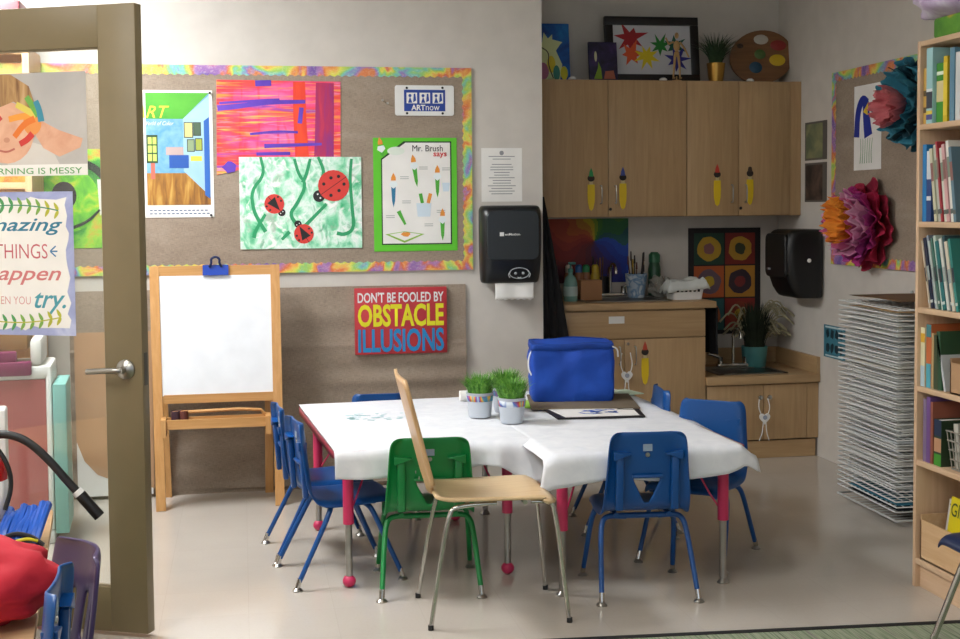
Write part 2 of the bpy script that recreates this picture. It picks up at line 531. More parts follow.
b.use(m_paint('red_wash', [(.3, '#e02a2a'), (.7, '#f0502a')], (6, 1, 1), 3))
paint_stroke(b, [(.31, 1.7), (.3, 1.9), (.3, 2.09)], .07, -.0157, .06)
b.build('picture', None, t)
# --- ladybug painting
GL = m_paint('green_leaf_painting', [(.28, '#2fae74'), (.42, '#7fd3a6'), (.5, '#b9e8cf'), (.56, '#e4f3ea'), (.66, '#a7dcc0'), (.76, '#4fbf8a')], (1.3, 1, 1), 11, 5, .5,
             [((1, 1, 1), 9, '#b3b6ac', .58, .68, .7), ((1, 1, 1), 17, '#f4f6f2', .56, .64, .9), ((2, 1, 1), 8, '#2f9e6c', .6, .68, .7)])
t = sheet('ladybug_painting', 'green painting of leaves with three red paper ladybugs', 'painting', LW, 0, -.008, .61, 1.243, 1.71, GL, -.0165)
b = MB(); b.use(mat('#2a9a64', .6))
for pts in ([(.1, 1.71), (.12, 1.62), (.05, 1.54), (.06, 1.44), (.09, 1.38), (.12, 1.33)], [(.12, 1.42), (.07, 1.34), (.06, 1.3)], [(.27, 1.7), (.29, 1.62), (.33, 1.57), (.28, 1.47), (.24, 1.42), (.28, 1.36)],
            [(.35, 1.7), (.33, 1.62), (.31, 1.58)], [(.39, 1.71), (.42, 1.64), (.41, 1.6)], [(.56, 1.7), (.55, 1.6), (.56, 1.45), (.57, 1.34), (.52, 1.31), (.48, 1.32)], [(.43, 1.47), (.36, 1.4), (.32, 1.36)], [(.2, 1.29), (.24, 1.33)]):
    paint_stroke(b, pts, .014, -.0181, .02)
b.build('picture', None, t)
def bug(cx, cz, r, ang, split=True):
    b = MB(); yb = -.0186; RED = mat('#cf3b34', .6); BK = mat('#1b1a1c', .6)
    hx, hz = cx + math.cos(ang) * r * 1.15, cz + math.sin(ang) * r * 1.15
    b.use(BK).slab(disc(hx, hz, r * .38), yb, yb + .0004)
    b.use(RED).slab(disc(cx, cz, r), yb - .001, yb - .0002)
    b.use(BK)
    c, s = math.cos(ang), math.sin(ang)
    paint_stroke(b, [(cx + c * r, cz + s * r), (cx - c * r, cz - s * r)], .003, yb - .0013)
    for u, v in (((.5, .4), (-.1, .45), (-.6, .3), (.45, -.45), (-.15, -.5), (-.6, -.3)) if split else ((.2, .72), (-.3, .75), (.2, -.72), (-.3, -.75))):
        b.poly(disc(cx + (u * c - v * s) * r, cz + (u * s + v * c) * r, r * .11, n=10), yb - .0014)
    if not split:
        b.poly([(cx + c * r * .9, cz + s * r * .9), (cx - c * r * .5 - s * r * .5, cz - s * r * .5 + c * r * .5), (cx - c * r * .5 + s * r * .5, cz - s * r * .5 - c * r * .5)], yb - .0016)
    b.use(PAPER)
    for v in (.15, -.15): b.poly(disc(hx - s * r * v, hz + c * r * v, r * .06, n=8), yb - .001)
    return b
bug(.467, 1.563, .08, R(215)).build('large_ladybug', None, t)
bug(.165, 1.472, .05, R(-50), False).build('small_ladybug', None, t)
bug(.312, 1.318, .05, R(120), False).build('winged_ladybug', None, t)
# --- green poster with brush drawings
t = sheet('brush_poster', 'green-bordered poster with paintbrush drawings and a Mr. Brush heading', 'poster', LW, 0, .672, 1.108, 1.222, 1.808, mat('#5fc62c', .5))
b = MB(); y = -.0156
b.use(mat('#1c3a20', .6)).poly([(.712, 1.255), (1.08, 1.255), (1.08, 1.79), (.83, 1.79), (.712, 1.70)], y)
b.use(PAPER).poly([(.718, 1.262), (1.073, 1.262), (1.073, 1.783), (.84, 1.783), (.718, 1.695)], y - .0004)
b.use(mat('#dfe8dc', .6)).poly(disc(.79, 1.74, .045, .022), y - .0008)
FL, GB, CL = mat('#e8963c', .6), mat('#4fae3a', .6), mat('#e6eef0', .6)
def brushfig(x, z, a=0, h=.12, bl=None):
    c, s = math.cos(a), math.sin(a)
    P = lambda u, v: (x + u * c - v * s, z + u * s + v * c)
    b.use(bl or GB).poly([P(-.012, .0), P(.012, .0), P(.008, -h * .6), P(0, -h * .85), P(-.008, -h * .6)], y - .001)
    b.use(CL).poly([P(-.022, .004), P(0, -.014), P(.022, .004), P(.015, .022), P(-.015, .022)], y - .0013)
    b.use(FL).poly([P(-.013, .028), P(.013, .028), P(.012, .045), P(0, .068), P(-.011, .045)], y - .0015)
brushfig(.885, 1.655, R(8)); brushfig(1.005, 1.60); brushfig(.775, 1.56, 0, .13, mat('#2f7aa0', .6)); brushfig(1.03, 1.375)
brushfig(.715, 1.745, R(10), .04)
b.use(GB); paint_stroke(b, [(.8, 1.43), (.835, 1.36)], .022, y - .0012, .012)
paint_stroke(b, [(.915, 1.52), (.925, 1.47)], .018, y - .0012)
b.use(mat('#cfdfea', .6)).poly([(.9, 1.4), (.965, 1.4), (.972, 1.47), (.893, 1.47)], y - .0014)
b.poly([(1.035, 1.53), (1.065, 1.53), (1.07, 1.575), (1.03, 1.575)], y - .0014)
b.use(FL); paint_stroke(b, [(.955, 1.47), (.968, 1.52)], .018, y - .0013)
b.use(mat('#8fbf4a', .6)).poly([(.73, 1.31), (.83, 1.265), (.935, 1.31), (.83, 1.325)], y - .0012)
b.use(PAPER).poly([(.75, 1.309), (.83, 1.276), (.915, 1.309), (.83, 1.322)], y - .0015)
b.use(FL).poly(disc(.835, 1.31, .022, .012, 12, .6), y - .0018)
b.use(mat('#b0b4b0', .7))
for (x, z) in ((.91, 1.655), (1.03, 1.65), (.81, 1.605), (.82, 1.48), (.735, 1.405), (.935, 1.36), (1.0, 1.43)):
    for k in range(2): b.poly(rect(x, x + .045, z - k * .01, z - k * .01 + .004), y - .0008)
b.build('picture', None, t)
lettering(t, 'Mr. Brush', .875, 1.035, 1.738, 1.77, y - .002, mat('#23262c', .6))
lettering(t, 'says', .985, 1.055, 1.703, 1.732, y - .002, mat('#d03a3a', .6), 0, .02)
# --- ARTnow sign
t = thing('artnow_sign', 'small white and blue sign lettered ARTnow at the top of the burlap board', 'sign', LW)
MB().slab(rrect(.788, 1.096, 1.922, 2.078, .012), -.017, -.0132).build('sign_plate', WHITE, t)
b = MB(); b.use(mat('#1e3f96', .5)).poly(rect(.835, 1.05, 1.945, 2.055), -.0176); b.build('blue_panel', None, t)
b = MB(); b.use(PAPER)
for k in range(3):
    x = .848 + k * .068
    b.poly(rect(x, x + .055, 1.985, 2.04), -.018)
b.use(mat('#1e3f96', .5))
for k in range(3):
    x = .848 + k * .068
    b.poly(disc(x + .018, 2.025, .008, n=10), -.0184); b.poly([(x + .008, 1.988), (x + .03, 1.988), (x + .018, 2.02)], -.0184)
    b.poly([(x + .034, 1.99), (x + .05, 2.0), (x + .046, 2.036), (x + .038, 2.034)], -.0184)
b.build('figures', None, t)
lettering(t, 'ART', .872, .945, 1.949, 1.978, -.018, PAPER, 0, .03); lettering(t, 'now', .948, 1.02, 1.949, 1.972, -.018, PAPER)
for x, z in ((.85, 2.064), (1.036, 2.066), (.85, 1.934), (1.036, 1.934)): MB().lathe([(.0065, -.02), (.0065, -.017)], (x, 0, z), 12, 'y').build('screw', BLACK, t)
for (x, z, c, n) in ((-.145, 2.03, '#2a2a30', 'black push pin at the top corner of the room poster'), (-.15, 1.418, '#2a2a30', 'black push pin at the bottom corner of the room poster'), (.884, 2.0, '#a8a49a', 'silver push pin left of the small blue and white sign'), (.91, 1.985, '#a8a49a', 'lower silver push pin left of the small blue and white sign')):
    o = MB().lathe([(.006, -.010), (.0065, -.006), (.003, -.004), (.003, 0)], seg=12, axis='y').build('push_pin', mat(c, .3), loc=(x - (.16 if z < 2.01 and z > 1.9 else 0), YB - .0155 + (.003 if 1.9 < z < 2.01 else 0), z))
    tag(o, n, 'push pin')
# --- eye painting seen through the door glass
EYE = m_paint('eye_ground', [(.3, '#1f5a24'), (.45, '#3f9a3a'), (.55, '#8cc43c'), (.65, '#d88a3a'), (.75, '#2f7a3c')], (1, 1, 1), 6)
t = sheet('eye_painting', 'green painting of an eye on the burlap board seen through the door glass', 'painting', LW, 0, -1.0, -.657, 1.26, 1.75, EYE)
b = MB(); y = -.0158
b.use(m_paint('iris_green', [(.3, '#2f8a2c'), (.5, '#6fbf2e'), (.7, '#d8c63a')], nscale=14)).poly(disc(-.84, 1.5, .15, .16, 28), y)
b.use(mat('#241c24', .6)).poly(disc(-.86, 1.52, .06, .07), y - .0005)
b.use(mat('#d9d6cd', .6)).poly([(-.7, 1.6), (-.665, 1.6), (-.665, 1.45), (-.69, 1.42), (-.695, 1.5)], y - .0006)
b.use(mat('#16241a', .6)); paint_stroke(b, [(-.99, 1.68), (-.85, 1.7), (-.72, 1.67), (-.66, 1.6)], .05, y - .0008, .03)
paint_stroke(b, [(-.9, 1.34), (-.76, 1.38), (-.69, 1.45)], .02, y - .0008, .01)
b.build('picture', None, t)
# --- notice on the wall
t = sheet('wall_notice', 'white typed notice taped to the wall above the towel dispenser', 'notice', LW, 0, 1.241, 1.459, 1.475, 1.756, PAPER, -.0005)
b = MB(); q = random.Random(3)
for k in range(15):
    w = .07 if k in (0,) else q.uniform(.04, .075)
    if k == 2: continue
    b.poly(rect(1.35 - w, 1.35 + w, 1.71 - k * .014, 1.714 - k * .014), -.0018)
b.poly(disc(1.35, 1.73, .012, n=12), -.0018)
b.build('typed_lines', mat('#8f9094', .7), t)
# --- obstacle illusions sign (a thick canvas)
t = thing('slogan_sign', 'red sign reading DON\'T BE FOOLED BY OBSTACLE ILLUSIONS on the lower burlap', 'sign', (0, YB - .012, 0))
MB().box(.565, 1.045, -.026, 0, .69, 1.034, .003).build('sign_panel', mat('#b9333b', .6, var=.06), t)
lettering(t, "DON'T BE FOOLED BY", .58, 1.028, .958, 1.012, -.0268, mat('#dfe3e2', .6), 0, .02)
lettering(t, 'OBSTACLE', .58, 1.028, .832, .95, -.0268, mat('#e3dc1e', .6), 0, .032)
lettering(t, 'ILLUSIONS', .58, 1.028, .7, .822, -.0268, mat('#1f86c4', .6), 0, .028)
# --- towel dispenser on the wall
def dispenser(label, loc, rotz, w, h, d, body, lens):
    t = thing('towel_dispenser', label, 'paper towel dispenser', loc, rotz, None)
    rings = []
    for f, kw, kd in ((0, .9, .62), (.015, .94, .68), (.05, .97, .74), (.15, .985, .84), (.3, .995, .93), (.5, 1, .985), (.7, 1, 1), (.85, 1, .97), (.93, .995, .92), (.97, .97, .86), (.99, .93, .8), (1, .88, .74)):
        z = h * f; dd = d * kd; ww = w / 2 * kw
        rings.append([(x, -y, z) for x, y in rrect(-ww, ww, 0, dd, min(.05, dd * .4), 5)])
    MB().rings(rings).build('dispenser_body', body, t, angle=50, bev=.004)
    MB().slab(rrect(-w / 2 + .02, w / 2 - .02, h * .3, h * .94, .04), -d * 1.008, -d * .85).build('front_cover', lens, t, bev=.006)
    return t
t = dispenser('dark grey paper towel dispenser on the wall with a towel hanging out', (1.374, YB, 1.05), 0, .318, .405, .17, mat('#16181b', .3), mat('#24292d', .22))
lettering(t, 'enMotion', -.045, .035, .25, .262, -.1745, WHITE, 0, .02)
b = MB(); b.poly(rect(-.072, -.05, .247, .267), -.1745); b.build('logo_square', WHITE, t)
b = MB(); y = -.173
pts = disc(.03, .055, .052, .028, 24)
for i in range(24): paint_stroke(b, [pts[i], pts[(i + 1) % 24]], .004, y)
for x in (.01, .05): b.poly(disc(x, .055, .007, n=10), y)
paint_stroke(b, [(.02, .035), (.03, .031), (.04, .035)], .004, y)
for s in (-1, 1): paint_stroke(b, [(.03 + s * .045, .065), (.03 + s * .06, .05), (.03 + s * .05, .032)], .004, y)
b.build('face_mark', mat('#aeb4b8', .5), t, solid=.004)
b = MB()
def towel(u, v): return (-.085 + .205 * u, -.1 - .012 * math.sin(v * 2) - .003 * math.sin(u * 9), .02 - .105 * v + (.003 * math.sin(u * 40) if v > .95 else 0))
b.grid(towel, 24, 6); b.build('paper_towel', PAPER, t, solid=.001)

# ------------------------------------------------------------------ alcove cabinetry
YU, YL = 7.05, 6.8
def uhandle(b, x, y, z0, z1): b.tube([(x, y, z0), (x, y - .028, z0), (x, y - .028, z1), (x, y, z1)], .004, 8, 1)
def upper_unit(x0, x1, seam, label, filler=None):
    z0, z1 = 1.383, 2.165
    t = thing('wall_cabinet', label, 'cabinet', ((x0 + x1) / 2, YA, 0), 0, 'wall cabinets above the counter')
    o = (x0 + x1) / 2
    MB().box(x0 - o, x1 - o, YU + .02 - YA, -.001, z0, z1).build('cabinet_body', CAB, t)
    for a, c, hx in ((x0, seam, seam - .045), (seam, (filler or x1), seam + .04)):
        d = MB().box(a - o + .0015, c - o - .0015, YU - YA, YU + .019 - YA, z0 + .004, z1 - .002, .001).build('door', CAB, t)
        b = MB(); uhandle(b, hx - o, YU - YA, z0 + .08, z0 + .18); b.build('handle', STEEL, d)
    k = MB().lathe([(.007, YU - YA - .006), (.009, YU - YA - .003), (.009, YU - YA)], (seam - o + .012, 0, z0 + .045), 12, 'y').build('lock', BLACK, t)
    if filler: MB().box(filler - o, x1 - o, YU + .004 - YA, YU + .02 - YA, z0, z1).build('filler_panel', CAB, t)
upper_unit(1.59, 2.533, 2.063, 'left wall cabinet with green and blue brush cutouts on its doors')
upper_unit(2.535, 3.238, 2.851, 'right wall cabinet with red and brown brush cutouts on its doors', 3.168)
def brush_cut(x, y, z, tip, label, tiph=.05):
    t = thing('paintbrush_cutout', label, 'cutout decoration', (x, y, z), 0, 'paper paintbrush cutouts on the cabinets')
    b = MB(); b.slab([(-.02, .15), (-.022, .1), (-.02, .05), (-.012, .012), (0, 0), (.012, .012), (.02, .05), (.022, .1), (.02, .15)], -.003, -.0005); b.build('brush_handle', YELLOW, t)
    b = MB(); b.slab(rect(-.01, .01, .15, .168), -.0028, -.0005); b.build('ferrule', mat('#c9b88a', .5), t)
    b = MB(); b.slab(disc(0, .185, .021, .019, 16), -.003, -.0005); b.build('bristle_base', mat('#2b211b', .7), t)
    b = MB(); b.slab([(-.014, .195), (.014, .195), (.01, .22), (0, .195 + tiph), (-.01, .22)], -.0034, -.0005); b.build('paint_tip', mat(tip, .5), t)
yb = YU - .0005
brush_cut(1.961, yb, 1.42, '#1f8a4a', 'yellow paintbrush cutout with green tip, leftmost on the wall cabinets')
brush_cut(2.149, yb, 1.425, '#3a4a96', 'yellow paintbrush cutout with blue tip on the left wall cabinet')
brush_cut(2.718, yb, 1.44, '#c43a2c', 'yellow paintbrush cutout with red tip on the right wall cabinet')
brush_cut(2.919, yb, 1.445, '#3a2a20', 'yellow paintbrush cutout with dark brown tip, rightmost on the wall cabinets', .03)
brush_cut(2.199, YL - .0005, .448, '#b8452f', 'yellow paintbrush cutout with red tip on the sink cabinet door')

# tall sink cabinet
t = thing('sink_cabinet', 'tall maple sink cabinet with false drawer front and two doors', 'cabinet', (0, 0, 0))
MB().box(1.59, 2.555, YL + .02, YA - .001, .09, .872).box(1.6, 2.55, YL + .06, YA - .05, .0, .09).build('cabinet_body', CAB, t)
d = MB().box(1.5 + .09, 2.553, YL, YL + .019, .712, .862, .001).build('drawer_front', CABX, t)
sg = MB().box(2.03, 2.12, -.002, 0, .795, .835).build('drawer_label', WHITE, d, loc=(-.04, YL - .0005, 0))
for a, c, hx in ((1.6, 2.078, 2.05), (2.081, 2.553, 2.14)):
    dd = MB().box(a, c, YL, YL + .019, .1, .706, .001).build('door', CAB, t)
    b = MB(); uhandle(b, hx, YL, .565, .665); b.build('handle', STEEL, dd)
MB().lathe([(.007, -.006), (.009, 0)], (2.1, YL, .68), 12, 'y').build('lock', STEEL, t)
b = MB(); b.box(1.59, 2.612, YL - .02, YA - .001, .872, .908, .002); b.build('countertop', CABX, t)
# recessed steel sink with faucet
def sink(label, fl, cx, cy, w, d, z, spout_h):
    s = thing('sink', label, 'sink', (cx, cy, z))
    b = MB()
    for x0, x1, y0, y1 in ((-w/2, w/2, -d/2, -d/2 + .03), (-w/2, w/2, d/2 - .09, d/2), (-w/2, -w/2 + .03, -d/2, d/2), (w/2 - .03, w/2, -d/2, d/2)):
        b.box(x0, x1, y0, y1, .001, .006)
    b.build('rim', STEEL, s)
    b = MB()
    def bowl(u, v):
        a = 2 * PI * u; r = [1, .96, .9, .82, 0][int(round(v * 4))]; dz = [.003, .002, .001, .0009, .0008][int(round(v * 4))]
        return (math.copysign(abs(math.cos(a)) ** .5, math.cos(a)) * (w/2 - .028) * r, -.03 + math.copysign(abs(math.sin(a)) ** .5, math.sin(a)) * (d/2 - .058) * r, dz)
    b.grid(bowl, 32, 4); b.build('basin', mat('#55534f', .35, 1), s)
    f = thing('faucet', fl, 'faucet', (cx, cy + d/2 - .045, z + .006))
    MB().box(-.1, .1, -.025, .025, 0, .022, .006).build('deck_plate', CHROME, f)
    MB().tube([(0, 0, .02), (0, 0, spout_h), (0, -.005, spout_h + .05), (0, -.05, spout_h + .085), (0, -.11, spout_h + .06), (0, -.12, spout_h + .02)], .0085, 10, 2).build('spout', CHROME, f)
    for sx in (-1, 1):
        h = MB().lathe([(.017, .02), (.014, .055), (.016, .06)], (sx * .08, 0, 0), 14).build('valve', CHROME, f)
        MB().tube([(sx * .08, 0, .055), (sx * .12, -.01, .07), (sx * .165, -.02, .085)], .008, 8, 1).build('lever', CHROME, h)
sink('stainless sink set in the tall counter', 'chrome faucet with two levers at the tall counter sink', 2.13, 7.08, .5, .42, .908, .12)
# low sink cabinet
t = thing('low_sink_cabinet', 'low child-height maple sink cabinet in the corner', 'cabinet', (0, 0, 0))
MB().box(2.56, 3.238, YL + .02, YA - .001, .105, .43).build('cabinet_body', CAB, t)
MB().box(2.56, 3.225, YL + .012, YL + .03, .002, .1).build('toe_kick', CABX, t)
for a, c in ((2.565, 2.902), (2.905, 3.165)):
    dd = MB().box(a, c, YL, YL + .019, .11, .424, .001).build('door', CAB, t)
    kx = 2.875 if a < 2.7 else 2.93
    MB().lathe([(.006, 0), (.006, -.012), (.014, -.018), (.013, -.027), (.004, -.03)], (kx, YL, .355), 14, 'y').build('knob', CHROME, dd)
MB().box(3.168, 3.238, YL + .004, YL + .02, .11, .424).build('filler_panel', CAB, t)
MB().box(2.556, 3.238, YL - .02, YA - .001, .432, .478, .002).build('countertop', CABX, t)
MB().box(2.56, 3.22, YA - .021, YA - .0015, .478, .575).build('backsplash', CABX, t)
MB().box(3.219, 3.2385, YL - .015, YA - .022, .478, .575).build('side_splash', wood('#a98961', '#b99a72', 'y'), t)
sink('small stainless sink set in the low counter', 'chrome gooseneck faucet at the low corner sink', 2.86, 7.02, .42, .36, .479, .16)
# heart shaped child locks
def childlock(x, z, label, loop=.05, tail=False):
    t = thing('child_lock', label, 'cabinet lock', (x, YL - .033, z), 0, 'white child locks on cabinet handles')
    pts = []
    for k in range(24):
        a = 2 * PI * k / 24
        pts.append((.0022 * 16 * math.sin(a) ** 3 * .9, .0022 * (13 * math.cos(a) - 5 * math.cos(2*a) - 2 * math.cos(3*a) - math.cos(4*a))))
    MB().slab(pts, -.012, 0).build('heart_case', WHITE, t, bev=.003)
    MB().lathe([(.011, -.016), (.013, -.013), (.013, -.011)], (0, 0, .004), 16, 'y').build('button', mat('#9aa3b4', .4), t)
    b = MB()
    b.tube([(-.02, -.005, .02), (-.035, .0, .06), (-.025, .012, .06 + loop), (-.02, .02, .05 + loop)], .003, 8, 2)
    b.tube([(.02, -.005, .02), (.035, .0, .06), (.025, .012, .06 + loop), (.03, .02, .05 + loop)], .003, 8, 2)
    if tail:
        b.tube([(-.008, -.005, -.025), (-.012, -.004, -.08), (-.03, 0, -.13)], .003, 8, 1); b.tube([(.008, -.005, -.025), (.012, -.004, -.08), (.03, 0, -.13)], .003, 8, 1)
    b.build('cable', WHITE, t)
childlock(2.082, .505, 'white heart child lock hanging on the tall sink cabinet handles', .07, True)
childlock(2.893, .24, 'white heart child lock hanging on the low sink cabinet knobs', .05, True)

# ------------------------------------------------------------------ on top of the wall cabinets
ZT = 2.1655
def leaning(name, label, cat, x0, x1, h, y0, lean, m, th=.018, rot=0):
    t = thing(name, label, cat, ((x0 + x1) / 2, y0, ZT), rot)
    t.rotation_euler = (-lean, 0, rot)
    w = (x1 - x0) / 2
    MB().box(-w, w, 0, th, 0, h, .001).build('canvas', m, t)
    return t, w
t, w = leaning('fox_painting', 'small blue painting of a pale fox at the left end of the cabinet top', 'painting', 1.62, 1.882, .338, 7.2, R(6), m_paint('night_blue', [(.3, '#0d2b6a'), (.5, '#1458a8'), (.7, '#1f7ac0')], nscale=9))
b = MB(); y = -.0008
b.use(mat('#cfd8a0', .6)).poly([(-.05, .01), (.07, .01), (.085, .1), (.05, .18), (.075, .215), (.09, .23), (.03, .245), (.03, .275), (.005, .25), (-.02, .285), (-.03, .23), (-.06, .16)], y)
b.use(mat('#b06a8a', .6)).poly(disc(-.03, .06, .035, .05), y - .0004)
b.use(mat('#d8c22a', .6)).poly(disc(.02, .1, .025, .05), y - .0004)
b.use(mat('#3a8a7a', .6)).poly(disc(.05, .05, .02, .045), y - .0005)
b.use(mat('#c9c02a', .6)).poly(disc(.095, .05, .022, .04), y - .0003)
b.use(mat('#1a1d2a', .6)); paint_stroke(b, [(-.04, .2), (.01, .17), (.0, .1), (.03, .02)], .006, y - .0006)
b.build('picture', None, t)
t, w = leaning('dark_painting', 'small dark purple painting leaning against the black frame', 'painting', 1.975, 2.145, .225, 7.12, R(7), m_paint('dusk', [(.3, '#140f24'), (.55, '#2a2048'), (.75, '#4a2f6a')], nscale=14), rot=R(2))
b = MB(); b.use(mat('#7a9a2a', .6)).poly([(-.06, .01), (-.01, .01), (-.015, .07), (-.03, .11), (-.035, .07)], y)
b.use(mat('#a8604a', .6)).poly([(.0, .01), (.07, .01), (.06, .06), (.01, .055)], y); b.use(mat('#c9c8a0', .6)).poly(disc(-.045, .14, .008, .03), y)
b.build('picture', None, t)
t = thing('framed_picture', 'black-framed picture of rainbow coloured stars on the cabinet top', 'picture', (2.385, 7.2, ZT)); t.rotation_euler = (R(-7), 0, R(-1))
b = MB(); w, h, f = .285, .392, .05
b.box(-w, w, 0, .03, 0, f, .004).box(-w, w, 0, .03, h - f, h, .004).box(-w, -w + f, 0, .03, f, h - f, .004).box(w - f, w, 0, .03, f, h - f, .004)
b.build('picture_frame', mat('#151012', .4), t)
MB().box(-w + .045, w - .045, .012, .018, .045, h - .045).build('mount', mat('#c4c5cb', .7), t)
b = MB(); q = random.Random(2)
def star(cx, cz, r, n, rot, colr, yy, inner=.45):
    pts = []
    for k in range(2 * n):
        a = rot + PI * k / n; rr = (r * q.uniform(.75, 1.4)) if k % 2 == 0 else r * inner * q.uniform(.9, 1.25)
        pts.append((cx + rr * math.cos(a), cz + rr * math.sin(a)))
    b.use(mat(colr, .6)).poly(pts, yy)
star(-.13, .265, .085, 7, .3, '#a31a24', .0112); star(-.13, .17, .07, 6, .1, '#d8562a', .0108); star(-.035, .16, .07, 8, .4, '#d9c41e', .0104)
star(.05, .225, .06, 7, .2, '#1f7a2e', .0108, .4); star(.14, .22, .06, 6, .6, '#1a5a4a', .0106); star(.15, .14, .07, 7, .1, '#2a2a8a', .0104)
b.build('picture', None, t)
# wooden manikin
t = thing('artist_manikin', 'small wooden artist manikin standing before the framed stars', 'manikin', (2.5, 7.13, ZT))
MW = mat('#b9935e', .5)
MB().lathe([(.028, 0), (.028, .008), (.004, .012), (.004, .03)], seg=18).build('stand', MW, t)
b = MB(); b.ell((0, 0, .205), (.02, .014, .032)).ell((0, 0, .16), (.017, .013, .018)); b.build('torso', MW, t)
MB().ell((.0, 0, .265), (.012, .012, .018)).build('head', MW, t)
for s in (-1, 1):
    MB().tube([(s * .02, 0, .228), (s * .05, -.005, .215 - (s > 0) * .03)], .006, 8).tube([(s * .05, -.005, .215 - (s > 0) * .03), (s * .07, -.01, .25 if s < 0 else .14)], .005, 8).build('arm', MW, t)
    MB().tube([(s * .01, 0, .15), (s * .016, -.004, .09)], .009, 8, 0, .007).tube([(s * .016, -.004, .09), (s * .02, 0, .025)], .007, 8, 0, .005).ell((s * .02, -.008, .02), (.008, .018, .006)).build('leg', MW, t)
# gold pot with grass
def grass(b, n, r0, h, spread, seed, w=.004, seg=4, droop=.3):
    q = random.Random(seed)
    for i in range(n):
        a = q.uniform(0, 2 * PI); r = r0 * math.sqrt(q.random()); hh = h * q.uniform(.6, 1.1); sp = spread * q.uniform(.2, 1) 
        da = a + q.uniform(-.6, .6); bx, by = r * math.cos(a), r * math.sin(a)
        px, py = -math.sin(da), math.cos(da); prev = None
        for k in range(seg + 1):
            f = k / seg; out = sp * f ** 1.8; z = hh * (f - droop * f ** 3 * (sp / spread))
            c = Vector((bx + math.cos(da) * out, by + math.sin(da) * out, z)); ww = w * (1 - f) ** .7 + .0004
            cur = (b.bm.verts.new(c + Vector((px, py, 0)) * ww), b.bm.verts.new(c - Vector((px, py, 0)) * ww))
            if prev: b._f([prev[0], prev[1], cur[1], cur[0]])
            prev = cur
t = thing('potted_grass', 'grassy plant in a gold pot on top of the wall cabinets', 'potted plant', (2.748, 7.15, ZT))
MB().lathe([(.042, 0), (.055, .11), (.052, .11), (.05, .1), (.001, .098)], seg=28).build('pot', mat('#b58c46', .3, 1), t)
b = MB(); grass(b, 240, .035, .2, .16, 4, .004); b.build('grass_blades', mat('#2f4a2c', .7, var=.3), t, loc=(0, 0, .095))
# wooden palette
t = thing('painter_palette', 'round wooden painter palette with dried paint blobs on the cabinet top', 'palette', (3.07, 7.22, ZT)); t.rotation_euler = (R(-8), 0, R(-4))
b = MB(); pal = disc(0, .165, .198, .16, 40, rot=R(12))
b.slab(pal, 0, .012); b.build('palette_board', wood('#6a4526', '#835a34', 'x'), t, angle=30)
for x, z, rx, rz, c, nm in ((.0, .27, .045, .03, '#bdb8ae', 0), (.105, .235, .05, .032, '#8a1f1f', 0), (.095, .145, .05, .035, '#d2b01c', 0), (-.04, .1, .04, .035, '#24506a', 0), (-.01, .18, .035, .03, '#4a6a34', 0), (-.13, .23, .02, .015, '#3a2418', 0)):
    MB().lathe([(1, 0), (.85, -.5), (.3, -1)], seg=18, axis='y').build('paint_blob', mat(c, .4), t, loc=(x, -.0005, z)).scale = (rx, .008, rz)
# small white pucks on the cabinet edge
for x, w_ in ((1.86, 'under the fox painting'), (2.4, 'under the framed stars'), (2.93, 'beside the palette')):
    o = MB().lathe([(.022, 0), (.022, .008), (.012, .015), (.002, .016)], seg=16).build('cabinet_clip', WHITE, loc=(x, YU + .026, ZT))
    tag(o, 'small white clip on the cabinet top edge ' + w_, 'clip', 'white clips on the cabinet edge')

# ------------------------------------------------------------------ alcove wall pictures
AW = (0, YA, 0)
t = sheet('rainbow_painting', 'rainbow swirl painting on the alcove wall behind the tall sink', 'painting', AW, 0, 1.75, 2.282, .99, 1.372, mat('#7a2a1e', .6), -.0005, .004)
b = MB(); y = -.0052; cx, cz = 2.07, 1.24
hues = ['#c2a81c', '#7f9a22', '#3f7a2c', '#2c6a3c', '#1f5a5a', '#1c48ae', '#1c3a9e', '#2a2f86', '#3a2568', '#4a2150', '#5a1f2e', '#6c1e22', '#7c1d1a', '#8e2a1c', '#a03a1e', '#b0561e', '#b87a1e']
gx_, gz_ = 76, 54
for a in range(gx_):
    for c in range(gz_):
        x0_, x1_ = 1.75 + .532 * a / gx_, 1.75 + .532 * (a + 1) / gx_; z0_, z1_ = .99 + .382 * c / gz_, .99 + .382 * (c + 1) / gz_
        dx, dz = (x0_ + x1_) / 2 - cx, (z0_ + z1_) / 2 - cz; rr = math.hypot(dx, dz)
        an = (math.pi / 2 + .25 - math.atan2(dz, dx) + 1.6 * rr * math.sin(9 * rr + 1) + .5 * noise.noise(Vector((dx * 9, dz * 9, 0)))) % (2 * PI)
        b.use(mat(hues[int(an / (2 * PI) * len(hues)) % len(hues)], .6)).poly(rect(x0_, x1_, z0_, z1_), y)
b.build('picture', None, t)
t = sheet('patchwork_print', 'dark print of coloured squares with round spots on the alcove wall', 'print', AW, 0, 2.66, 3.123, .66, 1.308, mat('#1a1416', .6), -.0005, .006)
b = MB(); y = -.0068; q = random.Random(5)
sq = ['#1e3f30', '#7a241c', '#b85a2a', '#b8802a', '#2a5a5a', '#8a2a22']; sp = ['#b8922a', '#b3872a', '#6a5560', '#3a2a34', '#a8522a', '#8a3a26']; ce = ['#8a5a5a', '#3a3f2a', '#c0a02a', '#7a2a2a', '#2a3f5a', '#b8922a']
for r_ in range(3):
    for c_ in range(2):
        i = r_ * 2 + c_; x = 2.695 + c_ * .2; z = 1.085 - r_ * .2
        b.use(mat(sq[i], .6)).poly(rect(x, x + .192, z, z + .192), y)
        b.use(mat(sp[i], .6)).poly(disc(x + .096, z + .096, .075, .075, 18, .12, i), y - .0004)
        b.use(mat(ce[i], .6)).poly(disc(x + .096, z + .096, .035, .035, 14, .2, i + 9), y - .0008)
b.build('picture', None, t)

